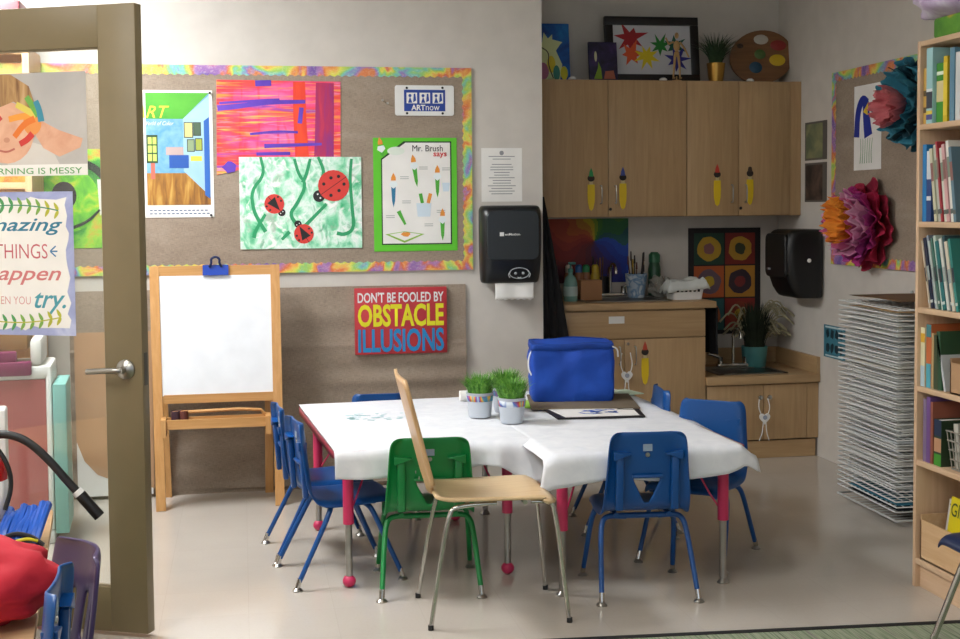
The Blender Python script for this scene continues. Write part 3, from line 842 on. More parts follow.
# ------------------------------------------------------------------ things on the tall counter
ZK = .9085
def cup(name, label, cat, x, y, z, r0, r1, h, m, items=None, part='cup'):
    t = thing(name, label, cat, (x, y, z))
    MB().lathe([(r0, 0), (r1, h), (r1 - .004, h), (r0 - .003, .01), (.001, .008)], seg=22).build(part, m, t)
    return t
t = thing('soap_bottle', 'clear teal pump soap bottle at the left of the tall counter', 'bottle', (1.83, 7.02, ZK))
MB().lathe([(.036, 0), (.04, .01), (.04, .1), (.03, .135), (.014, .15), (.014, .165)], seg=20).build('bottle_body', mat('#6f9a92', .2), t)
b = MB(); b.lathe([(.015, .165), (.015, .185), (.005, .188), (.005, .21)], seg=14); b.box(-.012, .03, -.008, .008, .208, .222, .003); b.build('pump', mat('#3f7d74', .4), t)
MB().lathe([(.0405, .03), (.0405, .085)], seg=20, cap=False).build('label_band', mat('#a9c0bc', .6), t)
for k, (x, c, n) in enumerate(((1.885, '#c9c0b4', 'white'), (1.945, '#2a5f9a', 'blue'), (1.99, '#2c8a55', 'green'), (2.045, '#c2a42c', 'yellow'))):
    t = thing('paint_bottle', 'small craft paint bottle with %s cap at the back of the tall counter' % n, 'bottle', (x, 7.27, ZK), 0, 'craft paint bottles on the tall counter')
    MB().lathe([(.026, 0), (.027, .01), (.027, .13), (.02, .15)], seg=16).build('bottle_body', mat('#8a5a3a' if k < 3 else '#b89a2a', .4), t)
    MB().lathe([(.021, .15), (.021, .185), (.012, .195)], seg=16).build('cap', mat(c, .4), t)
t = thing('tissue_box', 'brown cardboard box on the tall counter beside the soap bottle', 'box', (1.95, 7.09, ZK))
b = MB(); b.box(-.05, .075, -.04, .04, 0, .115, .003); b.build('carton', mat('#a5764f', .7), t)
def tools(t, n, r, h0, h, seed, cols):
    q = random.Random(seed)
    for i in range(n):
        a = q.uniform(0, 2 * PI); rr = r * q.uniform(.2, .9); lean = q.uniform(.01, .045)
        x, y = rr * math.cos(a), rr * math.sin(a); hh = h * q.uniform(.75, 1.15)
        tx, ty = x + math.cos(a) * lean, y + math.sin(a) * lean
        o = MB().tube([(x, y, h0), (tx, ty, h0 + hh)], .0035, 7).tube([(tx, ty, h0 + hh * .9), (tx * 1.03, ty * 1.03, h0 + hh * 1.15)], .006, 7, 0, .004).build('brush', mat(cols[i % len(cols)], .5), t)
t = cup('brush_cup', 'black cup of paintbrushes behind the tall counter faucet', 'cup', 2.1, 7.32, ZK, .045, .052, .12, BLACK)
tools(t, 9, .04, .02, .17, 3, ['#2a2320', '#8a5a30', '#c9a030', '#54331e'])
t = cup('brush_tub', 'blue and white patterned tub of brushes on the tall counter', 'tub', 2.275, 7.2, ZK, .048, .066, .14, m_paint('blue_swirl', [(.4, '#a9b6c4'), (.5, '#5f84a8'), (.6, '#c4ccd2')], nscale=16, detail=2))
tools(t, 10, .05, .02, .19, 8, ['#1f1c20', '#3a2f2a', '#a3842a', '#5a2f2a'])
t = thing('green_bottle', 'tall green bottle at the back of the tall counter', 'bottle', (2.42, 7.3, ZK))
MB().lathe([(.036, 0), (.038, .01), (.038, .16), (.03, .2), (.014, .225)], seg=20).build('bottle_body', mat('#28553a', .35), t)
MB().lathe([(.034, .2), (.034, .245), (.02, .262)], seg=18).build('cap', mat('#2f6a48', .4), t)
# crumpled plastic bag
def lump(c, r, seed, amp=.25, nu=26, nv=16, flat=True, sc=4):
    def f(u, v):
        a = 2 * PI * u; p = PI * v
        d = Vector((math.cos(a) * math.sin(p), math.sin(a) * math.sin(p), math.cos(p)))
        k = 1 + amp * noise.noise(d * sc * .5 + Vector((seed, 0, 0))) + amp * .5 * noise.noise(d * sc + Vector((0, seed, 0)))
        z = d.z * r[2] * k
        return (c[0] + d.x * r[0] * k, c[1] + d.y * r[1] * k, max(c[2] - r[2] * .92, c[2] + z) if flat else c[2] + z)
    b = MB(); b.grid(f, nu, nv); bmesh.ops.remove_doubles(b.bm, verts=b.bm.verts, dist=.0005)
    return b
o = lump((0, 0, .055), (.06, .05, .06), 3.3, .6, sc=6).build('plastic_bag', mat('#8c8a82', .3), loc=(2.42, 7.18, ZK))
tag(o, 'crumpled grey plastic bag between the tub and the white basket', 'bag')
t = thing('storage_basket', 'white slotted basket with a folded cloth over it on the tall counter', 'basket', (2.5, 7.0, ZK))
b = MB(); b.rings([[(x, y, z) for x, y in rrect(-w_, w_, -d_, d_, .012, 3)] for z, w_, d_ in ((0, .085, .065), (.075, .095, .075), (.077, .09, .07), (.01, .08, .06))]); b.build('basket_body', WHITE, t)
b = MB()
for k in range(6): b.box(-.07 + k * .025, -.058 + k * .025, -.0765, -.07, .045, .06)
b.build('slots', BLACK, t)
def cloth_f(u, v):
    x = -.125 + .25 * u; y = -.085 + .17 * v
    e = max(abs(u - .5) * 2, abs(v - .5) * 2)
    return (x, y, .1 + .025 * noise.noise(Vector((x * 25, y * 25, 1))) - (.05 * max(0, e - .8) / .2) + .02 * (u - .3))
b = MB(); b.grid(cloth_f, 26, 18); b.build('folded_cloth', m_fabric('#b9bcb8', '#d0d2ce', .9), t, solid=.006)
# aprons / towels
def hang(name, label, cat, pts_top, pts_bot, m, fold=.012, nf=5, rows=12, bulge=.03):
    A, B2 = Vector(pts_top[0]), Vector(pts_top[1]); D, E = Vector(pts_bot[0]), Vector(pts_bot[1])
    nrm = (B2 - A).cross(D - A).normalized()
    def f(u, v):
        p = (A * (1 - u) + B2 * u) * (1 - v) + (D * (1 - u) + E * u) * v
        return p + nrm * (fold * math.sin(u * nf * 2 * PI + v * 2) * (.3 + v) + bulge * math.sin(PI * u))
    b = MB(); b.grid(f, 32, rows)
    return tag(b.build(name, m, solid=.008), label, cat)
hang('black_apron', 'black apron hanging at the wall corner beside the tall sink cabinet', 'apron', [(1.582, 6.70, 1.5), (1.60, 6.70, 1.5)], [(1.585, 6.7, .45), (1.79, 6.7, .45)], m_fabric('#0d0d10', '#17171a'), .01, 3, 14, .015)
hang('black_towel', 'black towel hanging on the end of the tall sink counter', 'towel', [(2.64, 6.84, .868), (2.64, 7.16, .868)], [(2.645, 6.83, .6), (2.645, 7.15, .6)], m_fabric('#0f0f12', '#1a1a1d'), .008, 4, 10, .012)

# low counter plant
t = thing('feather_plant', 'teal pot with feathery grass plant on the low counter', 'potted plant', (3.0, 7.17, .4795))
MB().lathe([(.062, 0), (.068, .01), (.078, .125), (.074, .125), (.065, .02), (.001, .018)], seg=26).build('pot', mat('#4f8f90', .4), t)
b = MB(); grass(b, 420, .055, .28, .1, 12, .006, 5, .1); b.build('dark_leaves', mat('#26301f', .8, var=.3), t, loc=(0, 0, .1))
b = MB(); q = random.Random(4)
for i in range(46):
    a = q.uniform(-.5, .9) if i % 4 else q.uniform(2.4, 3.4); l = q.uniform(.1, .22); hh = q.uniform(.22, .42)
    pts = [(0, 0, .1), (math.cos(a) * l * .35, math.sin(a) * l * .15, hh * .75), (math.cos(a) * l * .75, math.sin(a) * l * .25 - .02, hh), (math.cos(a) * l * 1.1, math.sin(a) * l * .3 - .03, hh * .8)]
    b.tube(pts, .002, 5, 2, .007)
b.build('feather_plumes', mat('#9c9478', .9, var=.2), t)

# ------------------------------------------------------------------ right wall (local x runs toward the camera)
def RW(y): return (XR, y, 0)
RZ = -PI / 2
t = dispenser('black paper towel dispenser on the right wall above the low sink', RW(6.885), RZ, .32, .39, .235, mat('#0a0a0c', .45), mat('#0c0d0f', .4))
t.location.z = .915
MB().lathe([(.012, .155), (.012, .1625), (.006, .1645)], (0, -.1, .215), 14, 'x').build('lock', WHITE, t)
b = MB(); b.poly(rect(-.09, -.05, .155, .168), -.24); b.build('mark', mat('#7d8084', .5), t)
B2 = board('bulletin_board', 'burlap bulletin board with painted border on the right wall', 'bulletin board', RW(6.635), RZ, 0, 1.25, 1.115, 2.17, .05)
t = sheet('brush_drawing', 'child drawing of a blue shape over green grass behind the blue paper flower', 'drawing', RW(6.367), RZ, 0, .295, 1.625, 2.07, PAPER)
b = MB(); y = -.0157; b.use(mat('#1c2f94', .6))
paint_stroke(b, [(.03, 1.80), (.04, 1.93), (.09, 2.0), (.15, 1.97)], .06, y, .05); paint_stroke(b, [(.13, 1.98), (.14, 1.88), (.16, 1.8)], .06, y - .0003, .09)
b.use(mat('#d8b82a', .6)).poly([(.1, 1.93), (.16, 1.98), (.15, 1.91)], y - .0006)
b.use(mat('#3f8a3a', .6))
for k in range(6): paint_stroke(b, [(.07 + k * .025, 1.66), (.08 + k * .022, 1.72), (.075 + k * .026, 1.79)], .006, y, .003)
b.build('picture', None, t)
for z0, z1, lab, cs in ((1.7, 1.92, 'small greenish photo card on the right wall, upper of two', ('#5f6a52', '#8a8a62')), (1.46, 1.685, 'small dark photo card on the right wall, lower of two', ('#241c1a', '#5f4a40'))):
    t = sheet('photo_card', lab, 'photo', RW(7.0), RZ, 0, .285, z0, z1, mat('#5f5a54', .6), -.0005, .001, 'photo cards on the right wall')
    MB().box(.015, .23, -.0025, -.0016, z0 + .012, z1 - .012).build('photo_print', m_paint('photo', [(.35, cs[0]), (.65, cs[1])], nscale=9), t)
t = sheet('info_card', 'teal information card with small pictures on the right wall near the drying rack', 'card', RW(6.74), RZ, 0, .262, .585, .768, mat('#3f7d90', .6), -.0005, .001)
b = MB(); q = random.Random(6); b.use(mat('#1c3540', .6))
for r_ in range(2):
    for k in range(4): b.poly(disc(.05 + k * .055, .64 + r_ * .08, .022, .028, 10, .5, k + r_ * 7), -.0022)
b.use(mat('#b9d2d6', .6)).poly(rect(.02, .24, .752, .762), -.0022); b.poly(rect(.02, .24, .592, .6), -.0022)
b.build('picture', None, t)

# tissue paper flowers
def petals(layer_r, n, ruff, cup_, zoff, seed, off):
    b = MB()
    def f(u, v):
        a = 2 * PI * u; q = v ** .85
        lob = 1 + .10 * math.sin(n * a + seed) + .1 * noise.noise(Vector((math.cos(a) * 2.2, math.sin(a) * 2.2, seed)))
        r = layer_r * q * lob * (1 - .22 * (cup_ / .25) * v)
        cr = noise.noise(Vector((math.cos(a) * 3.2, math.sin(a) * 3.2, v * 1.2 + seed * 2)))
        d = zoff + cup_ * v ** 1.7 + ruff * v * (.55 * math.sin(n * 2 * a + seed * 3 + v * 2) + 1.5 * cr + .9 * noise.noise(Vector((math.cos(a) * 8, math.sin(a) * 8, v * 5 + seed))))
        return (off[0] * v + r * math.cos(a), -max(.002, d), off[1] * v + r * math.sin(a))
    b.grid(f, 170, 16)
    bmesh.ops.remove_doubles(b.bm, verts=b.bm.verts, dist=.0004)
    return b
def flower(label, loc, rotz, layers):
    t = thing('tissue_flower', label, 'paper flower', loc, rotz)
    for i, (nm, r, n, ruff, cp, z, c1, c2, off) in enumerate(layers):
        petals(r, n, ruff, cp, z, i * 11 + 3, off).build(nm, m_fabric(c1, c2, .8, 30, .3), t, solid=.0008, angle=80)
    return t
O0 = (0, 0)
flower('pink, magenta and orange tissue paper flower on the right bulletin board', (XR - .014, 6.13, 1.335), R(-90), [
    ('outer_petals', .23, 8, .014, .03, .005, '#7d0f2e', '#a81a3c', O0), ('crimson_petals', .215, 7, .022, .06, .015, '#9a1238', '#b81c4a', O0), ('magenta_petals', .2, 8, .024, .09, .025, '#a01a6a', '#c23a8a', O0),
    ('violet_petals', .19, 9, .024, .115, .03, '#98257c', '#b84a98', O0), ('pink_petals', .185, 7, .026, .14, .035, '#c8709f', '#dc9cbc', (0, .01)), ('pale_petals', .165, 9, .024, .155, .045, '#d28ab0', '#e4b0c8', (0, .015)), ('rose_petals', .15, 8, .024, .16, .06, '#c2407a', '#d87aa0', (0, .02)), ('orange_petals', .13, 8, .024, .13, .1, '#d8701c', '#e89a2a', (0, .03)), ('orange_centre', .11, 7, .024, .11, .13, '#d8781c', '#eaa434', (0, .03))])
flower('teal tissue paper flower with a pink centre on the right bulletin board', (XR - .014, 5.62, 1.925), R(-90), [
    ('outer_petals', .225, 8, .014, .04, .005, '#0d3a48', '#17566a', O0), ('teal_petals', .22, 7, .022, .08, .015, '#1a5f74', '#2f8096', O0), ('bright_petals', .205, 9, .024, .11, .025, '#24708a', '#3f90a8', O0),
    ('dark_petals', .19, 8, .024, .125, .035, '#0c2f3a', '#164a5a', O0), ('blue_petals', .17, 9, .024, .14, .05, '#2a7088', '#3f8ea4', O0), ('pink_petals', .105, 8, .022, .12, .12, '#c45a62', '#d8848a', (0, -.02)), ('pink_centre', .085, 7, .02, .1, .15, '#c4606a', '#dc9090', (0, -.02))])

# ------------------------------------------------------------------ easel
t = thing('easel', 'wooden child easel with a white board and a paint tray', 'easel', (0, 0, 0))
def beam(b, p0, p1, w, d, ydir=None):
    p0, p1 = Vector(p0), Vector(p1); ax = (p1 - p0).normalized(); sx = Vector((1, 0, 0)); sx = (sx - ax * sx.dot(ax)).normalized(); sy = ax.cross(sx)
    rings = []
    for p in (p0, p1): rings.append([p + sx * a * w / 2 + sy * c * d / 2 for a, c in ((-1, -1), (1, -1), (1, 1), (-1, 1))])
    b.rings(rings)
YT, YFo = 6.42, 6.25
for x, xt in ((-.405, -.425), (.16, .158)):
    b = MB(); beam(b, (x, YFo, 0), (xt, YT, 1.17), .045, .03); b.build('front_leg', EASELW, t)
for x, xt in ((-.39, -.41), (.115, .125)):
    b = MB(); beam(b, (x, 6.555, 0), (xt, YT + .035, 1.15), .04, .025); b.build('rear_leg', EASELW, t)
def ef(z): return YFo + (YT - YFo) * z / 1.17
b = MB(); beam(b, (-.405, ef(1.145) - .002, 1.145), (.14, ef(1.145) - .002, 1.145), .05, .03); 
b.bm.free(); b = MB().box(-.405, .14, ef(1.145) - .012, ef(1.145) + .014, 1.12, 1.17); b.build('top_rail', EASELX, t)
MB().box(-.385, .14, ef(.525) - .012, ef(.525) + .014, .508, .55).build('bottom_rail', EASELX, t)
b = MB()
b.rings([[(x0_, ef(z) + dy, z), (x1_, ef(z) + dy, z), (x1_, ef(z) + dy + .006, z), (x0_, ef(z) + dy + .006, z)] for z, x0_, x1_, dy in ((.545, -.399, .149, -.01), (1.123, -.405, .143, -.01))])
b.build('white_board', mat('#e6e9ee', .75), t)
tr = MB().box(-.39, .13, ef(.42) - .075, ef(.42) + .02, .395, .407).box(-.39, .13, ef(.42) - .08, ef(.42) - .068, .395, .44).box(-.39, .13, ef(.42) + .01, ef(.42) + .02, .395, .44).build('paint_tray', EASELX, t)
for x in (-.385, .11): MB().box(x - .012, x + .012, ef(.42) - .1, ef(.42) + .03, .36, .445).build('tray_bracket', EASELW, t)
b = MB(); b.tube([(-.35, ef(.44) - .03, .468), (.07, ef(.44) - .03, .478), (.1, ef(.44) - .03, .44)], .008, 8, 1); b.build('dowel', EASELX, t)
for k, (x, c, n) in enumerate(((-.33, '#4a3340', 'dark'), (-.29, '#6a3a34', 'maroon'))):
    o = MB().lathe([(.02, 0), (.022, .07), (.019, .07), (.017, .01), (.001, .008)], seg=16).build('paint_cup', mat(c, .5), loc=(x, ef(.42) - .025, .4075))
    tag(o, n + ' paint cup standing in the easel tray', 'cup', 'paint cups in the easel tray')
t = thing('bulldog_clip', 'blue bulldog clip holding paper at the top of the easel', 'clip', (-.13, ef(1.15) - .016, 1.125))
b = MB(); b.rings([[(x, y, z) for y, z in ((-.012, 0), (.0, -.002), (.0, .05), (-.004, .05))] for x in (-.062, .062)]); b.build('clip_jaw', mat('#1640a8', .35), t)
b = MB(); b.tube([(-.03, -.008, .04), (-.018, -.014, .06), (-.022, -.016, .08), (0, -.016, .092), (.022, -.016, .08), (.018, -.014, .06), (.03, -.008, .04)], .006, 8, 2); b.build('clip_lever', mat('#0e2350', .4), t)

# ------------------------------------------------------------------ school stacking chairs
def shell(mode='slot', wb0=.145, wt=.14, ztop=.625):
    """one-piece plastic seat and back; chair faces +y"""
    prof = [(.185, .300, .150), (.178, .318, .155), (.15, .327, .160), (.08, .324, .165), (0, .318, .168), (-.08, .318, .168), (-.125, .323, .166), (-.15, .337, .164),
            (-.163, .36, .163), (-.168, .378, .162), (-.174, .40, .160), (-.181, .43, .157), (-.188, .458, .154), (-.197, .495, .151), (-.207, .54, .148), (-.216, .58, .145), (-.222, .605, .14), (-.224, ztop - .008, .132), (-.2245, ztop, .115)]
    prof = [(y + max(0, z - .36) * .135, z, w) for y, z, w in prof]
    # columns: outer strip, up to the hole edge, centre
    us = [1.0, .97, .9, .75, .55, .4]
    def hw(z):
        if mode == 'slot':
            if z > .458: return .055
            if z > .36: return .008 + .047 * (z - .36) / .098
            return .008 + (.30 - .008) * 0
        return .06
    b = MB(); rows = []
    for j, (y, z, w) in enumerate(prof):
        h = hw(z) if j >= 8 else .03
        xs = [h + (w - h) * f for f in (1, .94, .84, .62, .4, .2)] + [h, h * .5, 0]
        if mode == 'slots': xs = [w, w * .95, w * .86, w * .66, .072, .052, .036, .012, 0]
        full = xs + [-x for x in xs[-2::-1]]
        row = []
        for x in full:
            e = abs(x) / w; k = max(0, (e - .8) / .2)
            fl, cv = (.03, .012) if mode == 'slot' else (.008, .035)
            back = min(1, max(0, (z - .33) / .06))
            if j < 8: p = (x, y, z - .022 * k ** 2 + .006 * e * e)
            else: p = (x, y - fl * k ** 1.5 * back + cv * e * e * back, z)
            row.append(b.bm.verts.new(p))
        rows.append(row)
    n = len(rows[0])
    for j in range(len(rows) - 1):
        for i in range(n - 1):
            zc = (prof[j][1] + prof[j + 1][1]) / 2
            if mode == 'slot' and j >= 8 and zc < .458 and zc > .365 and 6 <= i <= n - 8: continue
            if mode == 'slots' and j >= 9 and .385 < zc < .5 and i in (4, 6, 7, 8, 9, 11): 
                if i in (4, 11) or i in (7, 8): continue
            b._f([rows[j][i], rows[j][i + 1], rows[j + 1][i + 1], rows[j + 1][i]])
    return b
def make_chair(label, m, group, mode='slot', legm=None, gus=True):
    t = thing('school_chair', label, 'chair', (0, 0, 0), 0, group)
    legm = legm or m
    sh = shell(mode).build('seat_shell', m, t, solid=.007, sub=1, angle=60)
    if gus:
        for s in (-1, 1):
            b = MB()
            b.slab([(s * .127, .522), (s * .129, .556), (s * .062, .546)], -.208, -.175)
            b.box(min(s * .118, s * .088), max(s * .118, s * .088), -.012, .008, 0, .2, .005, Matrix.Translation((0, -.176, .335)) @ Matrix.Rotation(R(3.5), 4, 'X'))
            b.build('back_rib', m, sh, bev=.002)
        MB().tube([(-.056, -.182, .46), (0, -.185, .46), (.056, -.182, .46)], .007, 8).build('grip_edge', m, sh)
        MB().box(-.017, .017, -.0015, 0, -.013, .013).build('sticker', mat('#8fa0b4', .5), sh, loc=(0, -.1885, .567))
        MB().lathe([(.008, -.004), (.009, 0)], (0, 0, 0), 14, 'y').build('rivet', STEEL, sh, loc=(0, -.186, .54))
    for sy, yt, yf in ((-1, -.085, -.232), (1, .06, .185)):
        for s in (-1, 1):
            lg = MB().tube([(s * .06, yt, .293), (s * .125, yt, .296), (s * .152, yt + (yf - yt) * .08, .285), (s * .163, yt + (yf - yt) * .25, .235), (s * .178, yf - (yf - yt) * .06, .035)], .0115, 12, 2, .0095).build('leg', legm, t)
            MB().tube([(s * .1775, yf - (yf - yt) * .075, .045), (s * .18, yf, .012)], .0098, 12).build('ferrule', CHROME, lg)
            MB().lathe([(.019, 0), (.02, .004), (.012, .012), (.006, .016)], (s * .18, yf, 0), 18).build('glide', STEEL, lg)
    b = MB()
    for s in (-1, 1): b.tube([(s * .1, -.1, .3), (s * .1, 0, .303), (s * .1, .1, .3)], .01, 10)
    b.tube([(-.125, -.085, .295), (.125, -.085, .295)], .011, 10); b.tube([(-.125, .06, .295), (.125, .06, .295)], .011, 10)
    b.build('seat_frame', legm, t)
    return t
CG = 'blue plastic chairs around the tables'
ch = make_chair('blue plastic chair seen from behind at the right end of the table', BLUE, CG)
ch.location = (1.457, 4.602, 0); ch.rotation_euler.z = R(-5); ch.scale = (1, .93, 1)
copy_thing(ch, 'blue plastic chair at the left end of the table, nearer of two side by side', (.38, 5.03, 0), R(-80), CG)
copy_thing(ch, 'blue plastic chair at the left end of the table, partly hidden behind its neighbour', (.327, 5.39, 0), R(-84), CG)
copy_thing(ch, 'blue plastic chair turned at the right side of the table showing its smooth backrest', (1.82, 4.95, 0), R(140), CG)
copy_thing(ch, 'blue plastic chair far along the right side of the table near the sink cabinet', (1.665, 5.53, 0), R(84), CG)
copy_thing(ch, 'blue plastic chair on the far side of the table with only its top edge showing', (.63, 5.985, 0), R(178), CG, .875)
g = make_chair('green plastic chair seen from behind at the front of the table', GREEN, None)
g.location = (.683, 4.83, 0); g.rotation_euler.z = R(-4); g.scale = (1.03, .98, .955)
pc = make_chair('purple plastic chair with slotted back in the lower left foreground', PURPLE, None, 'slots', CHROME, False)
pc.location = (-.66, 3.2, 0); pc.rotation_euler.z = R(116); pc.scale = (1.1, 1.62, .965)
copy_thing(ch, 'blue plastic chair behind the red cloth in the lower left foreground', (-.605, 2.82, 0), R(90), 'plastic chairs in the foreground', 1.06)
nc = make_chair('navy plastic chair seat edge with chrome legs at the lower right corner', NAVY, None, 'slots', CHROME, False)
nc.location = (2.355, 3.52, .0085); nc.rotation_euler.z = R(92); nc.scale = (1.05, 1.05, 1.2)

# ------------------------------------------------------------------ plywood adult chair, facing +x
t = thing('plywood_chair', 'pale plywood adult chair with chrome legs in front of the table', 'chair', (.857, 4.45, 0), R(-1))
b = MB()
def seatf(u, v):
    x = -.215 + .423 * u; w = .185 - .025 * (1 - u); y = -w + 2 * w * v
    z = .440 - .018 * math.sin(PI * min(1, u * 1.1)) * math.sin(PI * v) * .6 - (.02 * max(0, (u - .86) / .14) ** 2) + .014 * max(0, (.15 - u) / .15) ** 2
    c = abs(v - .5) * 2
    if c > .85 and u > .9: x -= .03 * (c - .85) / .15
    return (x, y, z)
b.grid(seatf, 20, 14); b.build('seat', PLY, t, solid=.012, angle=60)
b = MB()
def backf(u, v):      # v 0 at seat level .. 1 top
    z = .446 + .415 * v; x = -.212 - .105 * v - .02 * math.sin(PI * v) * 0 - .01 * (1 - (2 * u - 1) ** 2)
    w = .065 + (.18 - .065) * min(1, max(0, (v - .06) / .06)); w -= .02 * max(0, (v - .9) / .1) ** 2
    return (x, -w + 2 * w * u, z)
b.grid(backf, 12, 24); b.build('backrest', PLYZ, t, solid=.012, angle=60)
for s in (-1, 1):
    yy = s * .16
    b = MB().tube([(.12, yy * .95, .422), (.185, yy * .98, .42), (.205, yy, .40), (.245, s * .195, .008)], .0082, 12, 2).build('leg', CHROME, t)
    MB().lathe([(.01, 0), (.01, .016), (.0085, .018)], (.2455, s * .1955, 0), 14).build('foot_cap', BLACK, b)
    b = MB().tube([(.0, yy * .9, .42), (-.14, yy * .95, .418), (-.175, yy, .395), (-.24, s * .185, .008)], .0082, 12, 2).build('leg', CHROME, t)
    MB().lathe([(.01, 0), (.01, .016), (.0085, .018)], (-.2405, s * .1855, 0), 14).build('foot_cap', BLACK, b)
b = MB(); b.tube([(-.1, -.15, .418), (-.1, .15, .418)], .009, 10); b.tube([(.1, -.15, .42), (.1, .15, .42)], .009, 10); b.build('seat_frame', CHROME, t)
for y in (-.05, .05): MB().lathe([(.007, -.004), (.004, -.006)], (-.255, y, .5), 10, 'x').build('screw', STEEL, t)

# ------------------------------------------------------------------ tables (local: front edge centre at origin, +y back)
def table(label, loc, rotz, w, d, h, foot):
    t = thing('activity_table', label, 'table', loc, rotz, None)
    MB().slabz(rrect(-w/2, w/2, 0, d, .04, 5), h - .028, h).build('tabletop', mat('#b9b4ac', .4), t)
    b = MB(); P = rrect(-w/2 - .004, w/2 + .004, -.004, d + .004, .043, 5)
    b.rings([[(x, y, z) for x, y in P] for z in (h - .03, h - .001)], False, False); b.build('edge_band', mat('#8a2434', .45), t, solid=.004)
    for sx in (-1, 1):
        for yy in (.075, d - .17):
            x = sx * (w/2 - .06)
            l = MB().tube([(x, yy, h - .03), (x, yy, .245)], .021, 16).build('leg', PINK, t)
            MB().tube([(x, yy, .25), (x, yy, .02)], .0135, 14).build('lower_tube', STEEL, l)
            if foot == 'ball': MB().ell((x, yy, .024), (.026, .026, .024)).build('ball_foot', PINK, l)
            else: MB().lathe([(.022, 0), (.024, .004), (.014, .014), (.008, .022)], (x, yy, 0), 18).build('glide', STEEL, l)
            sgn = 1 if yy < d / 2 else -1
            MB().tube([(x, yy, .27), (x - sx * .05, yy + sgn * .05, .36), (x - sx * .11, yy + sgn * .09, h - .03)], .004, 8, 1).build('brace', PINK, l)
    return t
HT = .54
T1 = table('left half of the cloth-covered table, red-edged with pink ball-footed legs', (.70, 4.775, 0), R(4), .75, 1.14, HT, 'ball')
T2 = table('right half of the cloth-covered table with pink legs on metal glides', (1.475, 4.495, 0), R(2), .76, 1.55, HT, 'glide')
CLOTH = m_paint('paper_cloth', [(.3, '#d9dce3'), (.5, '#e0e2e8'), (.7, '#e6e8ed')], nscale=14, extra=[((1, 1, 1), 5, '#cfd8e0', .7, .78, .5)], rough=.9)
def sm(a, b, x):
    x = min(1, max(0, (x - a) / (b - a))); return x * x * (3 - 2 * x)
# left cloth
b = MB(); NX, NY = 60, 70
def c1(u, v):
    w, d = .76, 1.15; x = -.378 + .81 * u
    drop = .1 + .006 * math.sin(u * 9) - .022 * sm(.55, .72, u) * (1 - sm(.76, .84, u)) + .05 * sm(.8, .95, u) * (1 - sm(.96, 1, u) * .8)
    s = v * (d + .16) 
    if s <= d + .0: y = d - s; z = HT + .0035; f = 0
    else:
        f = (s - d) / .16; y = -.012 - .012 * sm(0, .3, f); z = HT + .0035 - .006 * sm(0, .1, f) - drop * f
        y -= .02 * f * (noise.noise(Vector((u * 7, 0, 1))) + .3) + .05 * f * sm(.7, 1, u)
    if x > .38: z -= .006 * sm(.38, .43, x); y -= .0
    if v < .02: z -= .0
    z += .0025 * noise.noise(Vector((x * 9, y * 9, 0))) + .0025
    if f > 0: y -= .012 * math.sin(u * 34 + 1) * f * sm(.4, .9, u)
    if f == 0 and x > .36: z -= .0
    return (x, y, z)
b.grid(c1, NX, NY)
tc1 = tag(b.build('tablecloth', CLOTH, loc=T1.location, rotz=R(4), solid=.0012, angle=70), 'white paper cloth over the left table with a loose hanging corner', 'tablecloth')
b = MB()
def c2(u, v):
    d = 1.56; x = -.413 + .823 * u
    drop = .108 + .01 * math.sin(u * 11 + 1) - .012 * sm(.9, 1, u)
    s = v * (d + .17)
    e = sm(.93, 1., u); el = sm(.07, 0, u) if u < .07 else 0
    if s <= d: y = d - s; z = HT + .004; f = 0
    else:
        f = (s - d) / .17; y = -.0145 - .007 * sm(0, .3, f); z = HT + .0045 - .003 * sm(0, .12, f) - drop * f
        y -= .005 * (1 + math.sin(u * 17)) * f
    z -= .05 * e * (.3 + .7 * sm(.5, 1, v)); x += .012 * e
    if f > 0: x += .012 * sm(.85, 1, u) * f - .03 * (1 - min(1, u / .12)) * f; z += .036 * sm(.85, 1, u) * f; y += .01 * e
    if f > 0 and u < .12: y -= .02 * (1 - u / .12) * f
    if u < .05: z -= .02 * (1 - u / .05)
    z += .0025 * noise.noise(Vector((x * 9, y * 9, 4))) + .003
    return (x, y, z)
b.grid(c2, NX, NY)
tc2 = tag(b.build('tablecloth', CLOTH, loc=T2.location, rotz=R(2), solid=.0012, angle=70), 'white paper cloth over the right table with a flared front corner', 'tablecloth')
# faint painted marks on the cloths
b = MB(); q = random.Random(9)
for i in range(26):
    x, y = .42 + q.uniform(0, .28), 5.45 + q.uniform(-.09, .1)
    p = [(x, y), (x + q.uniform(.01, .04), y + q.uniform(-.02, .02))]
    L_, R_ = stroke(p, q.uniform(.006, .014))
    b.slabz([L_[0], R_[0], R_[1], L_[1]], 0, .0006)
tag(b.build('paint_marks', mat('#a9d3d6', .8), loc=(0, 0, HT + .0092)), 'pale teal paint marks on the left tablecloth', 'paint marks', None, 'stuff')

ZTb = HT + .0105
# pots of grass on the table
def bucket(label, x, y, seed, rz):
    t = thing('grass_bucket', label, 'potted plant', (x, y, ZTb), rz, 'grass pots on the table')
    MB().lathe([(.046, 0), (.048, .004), (.057, .1), (.0595, .102), (.0595, .106), (.055, .106), (.053, .09), (.001, .088)], seg=30).build('bucket', mat('#c4cad2', .35, .35), t)
    rb = MB().lathe([(.0555, .07), (.0585, .094)], seg=30, cap=False).build('ribbon', m_paint('striped_ribbon', [(.2, '#d8dfe6'), (.38, '#d8dfe6'), (.42, '#3a6ab8'), (.5, '#cf3f3a'), (.56, '#e0b43a'), (.62, '#3a9ab0'), (.68, '#7a4a9a'), (.74, '#e6e9ec')], (1, 1, .4), 19, 1, 0), t, solid=.001)
    b = MB(); grass(b, 420, .05, .105, .06, seed, .0032, 4, .25); b.build('grass_blades', m_paint('grass_green', [(.3, '#3a7a24'), (.55, '#6aa63a'), (.75, '#9ccc56')], nscale=60), t, loc=(0, 0, .088))
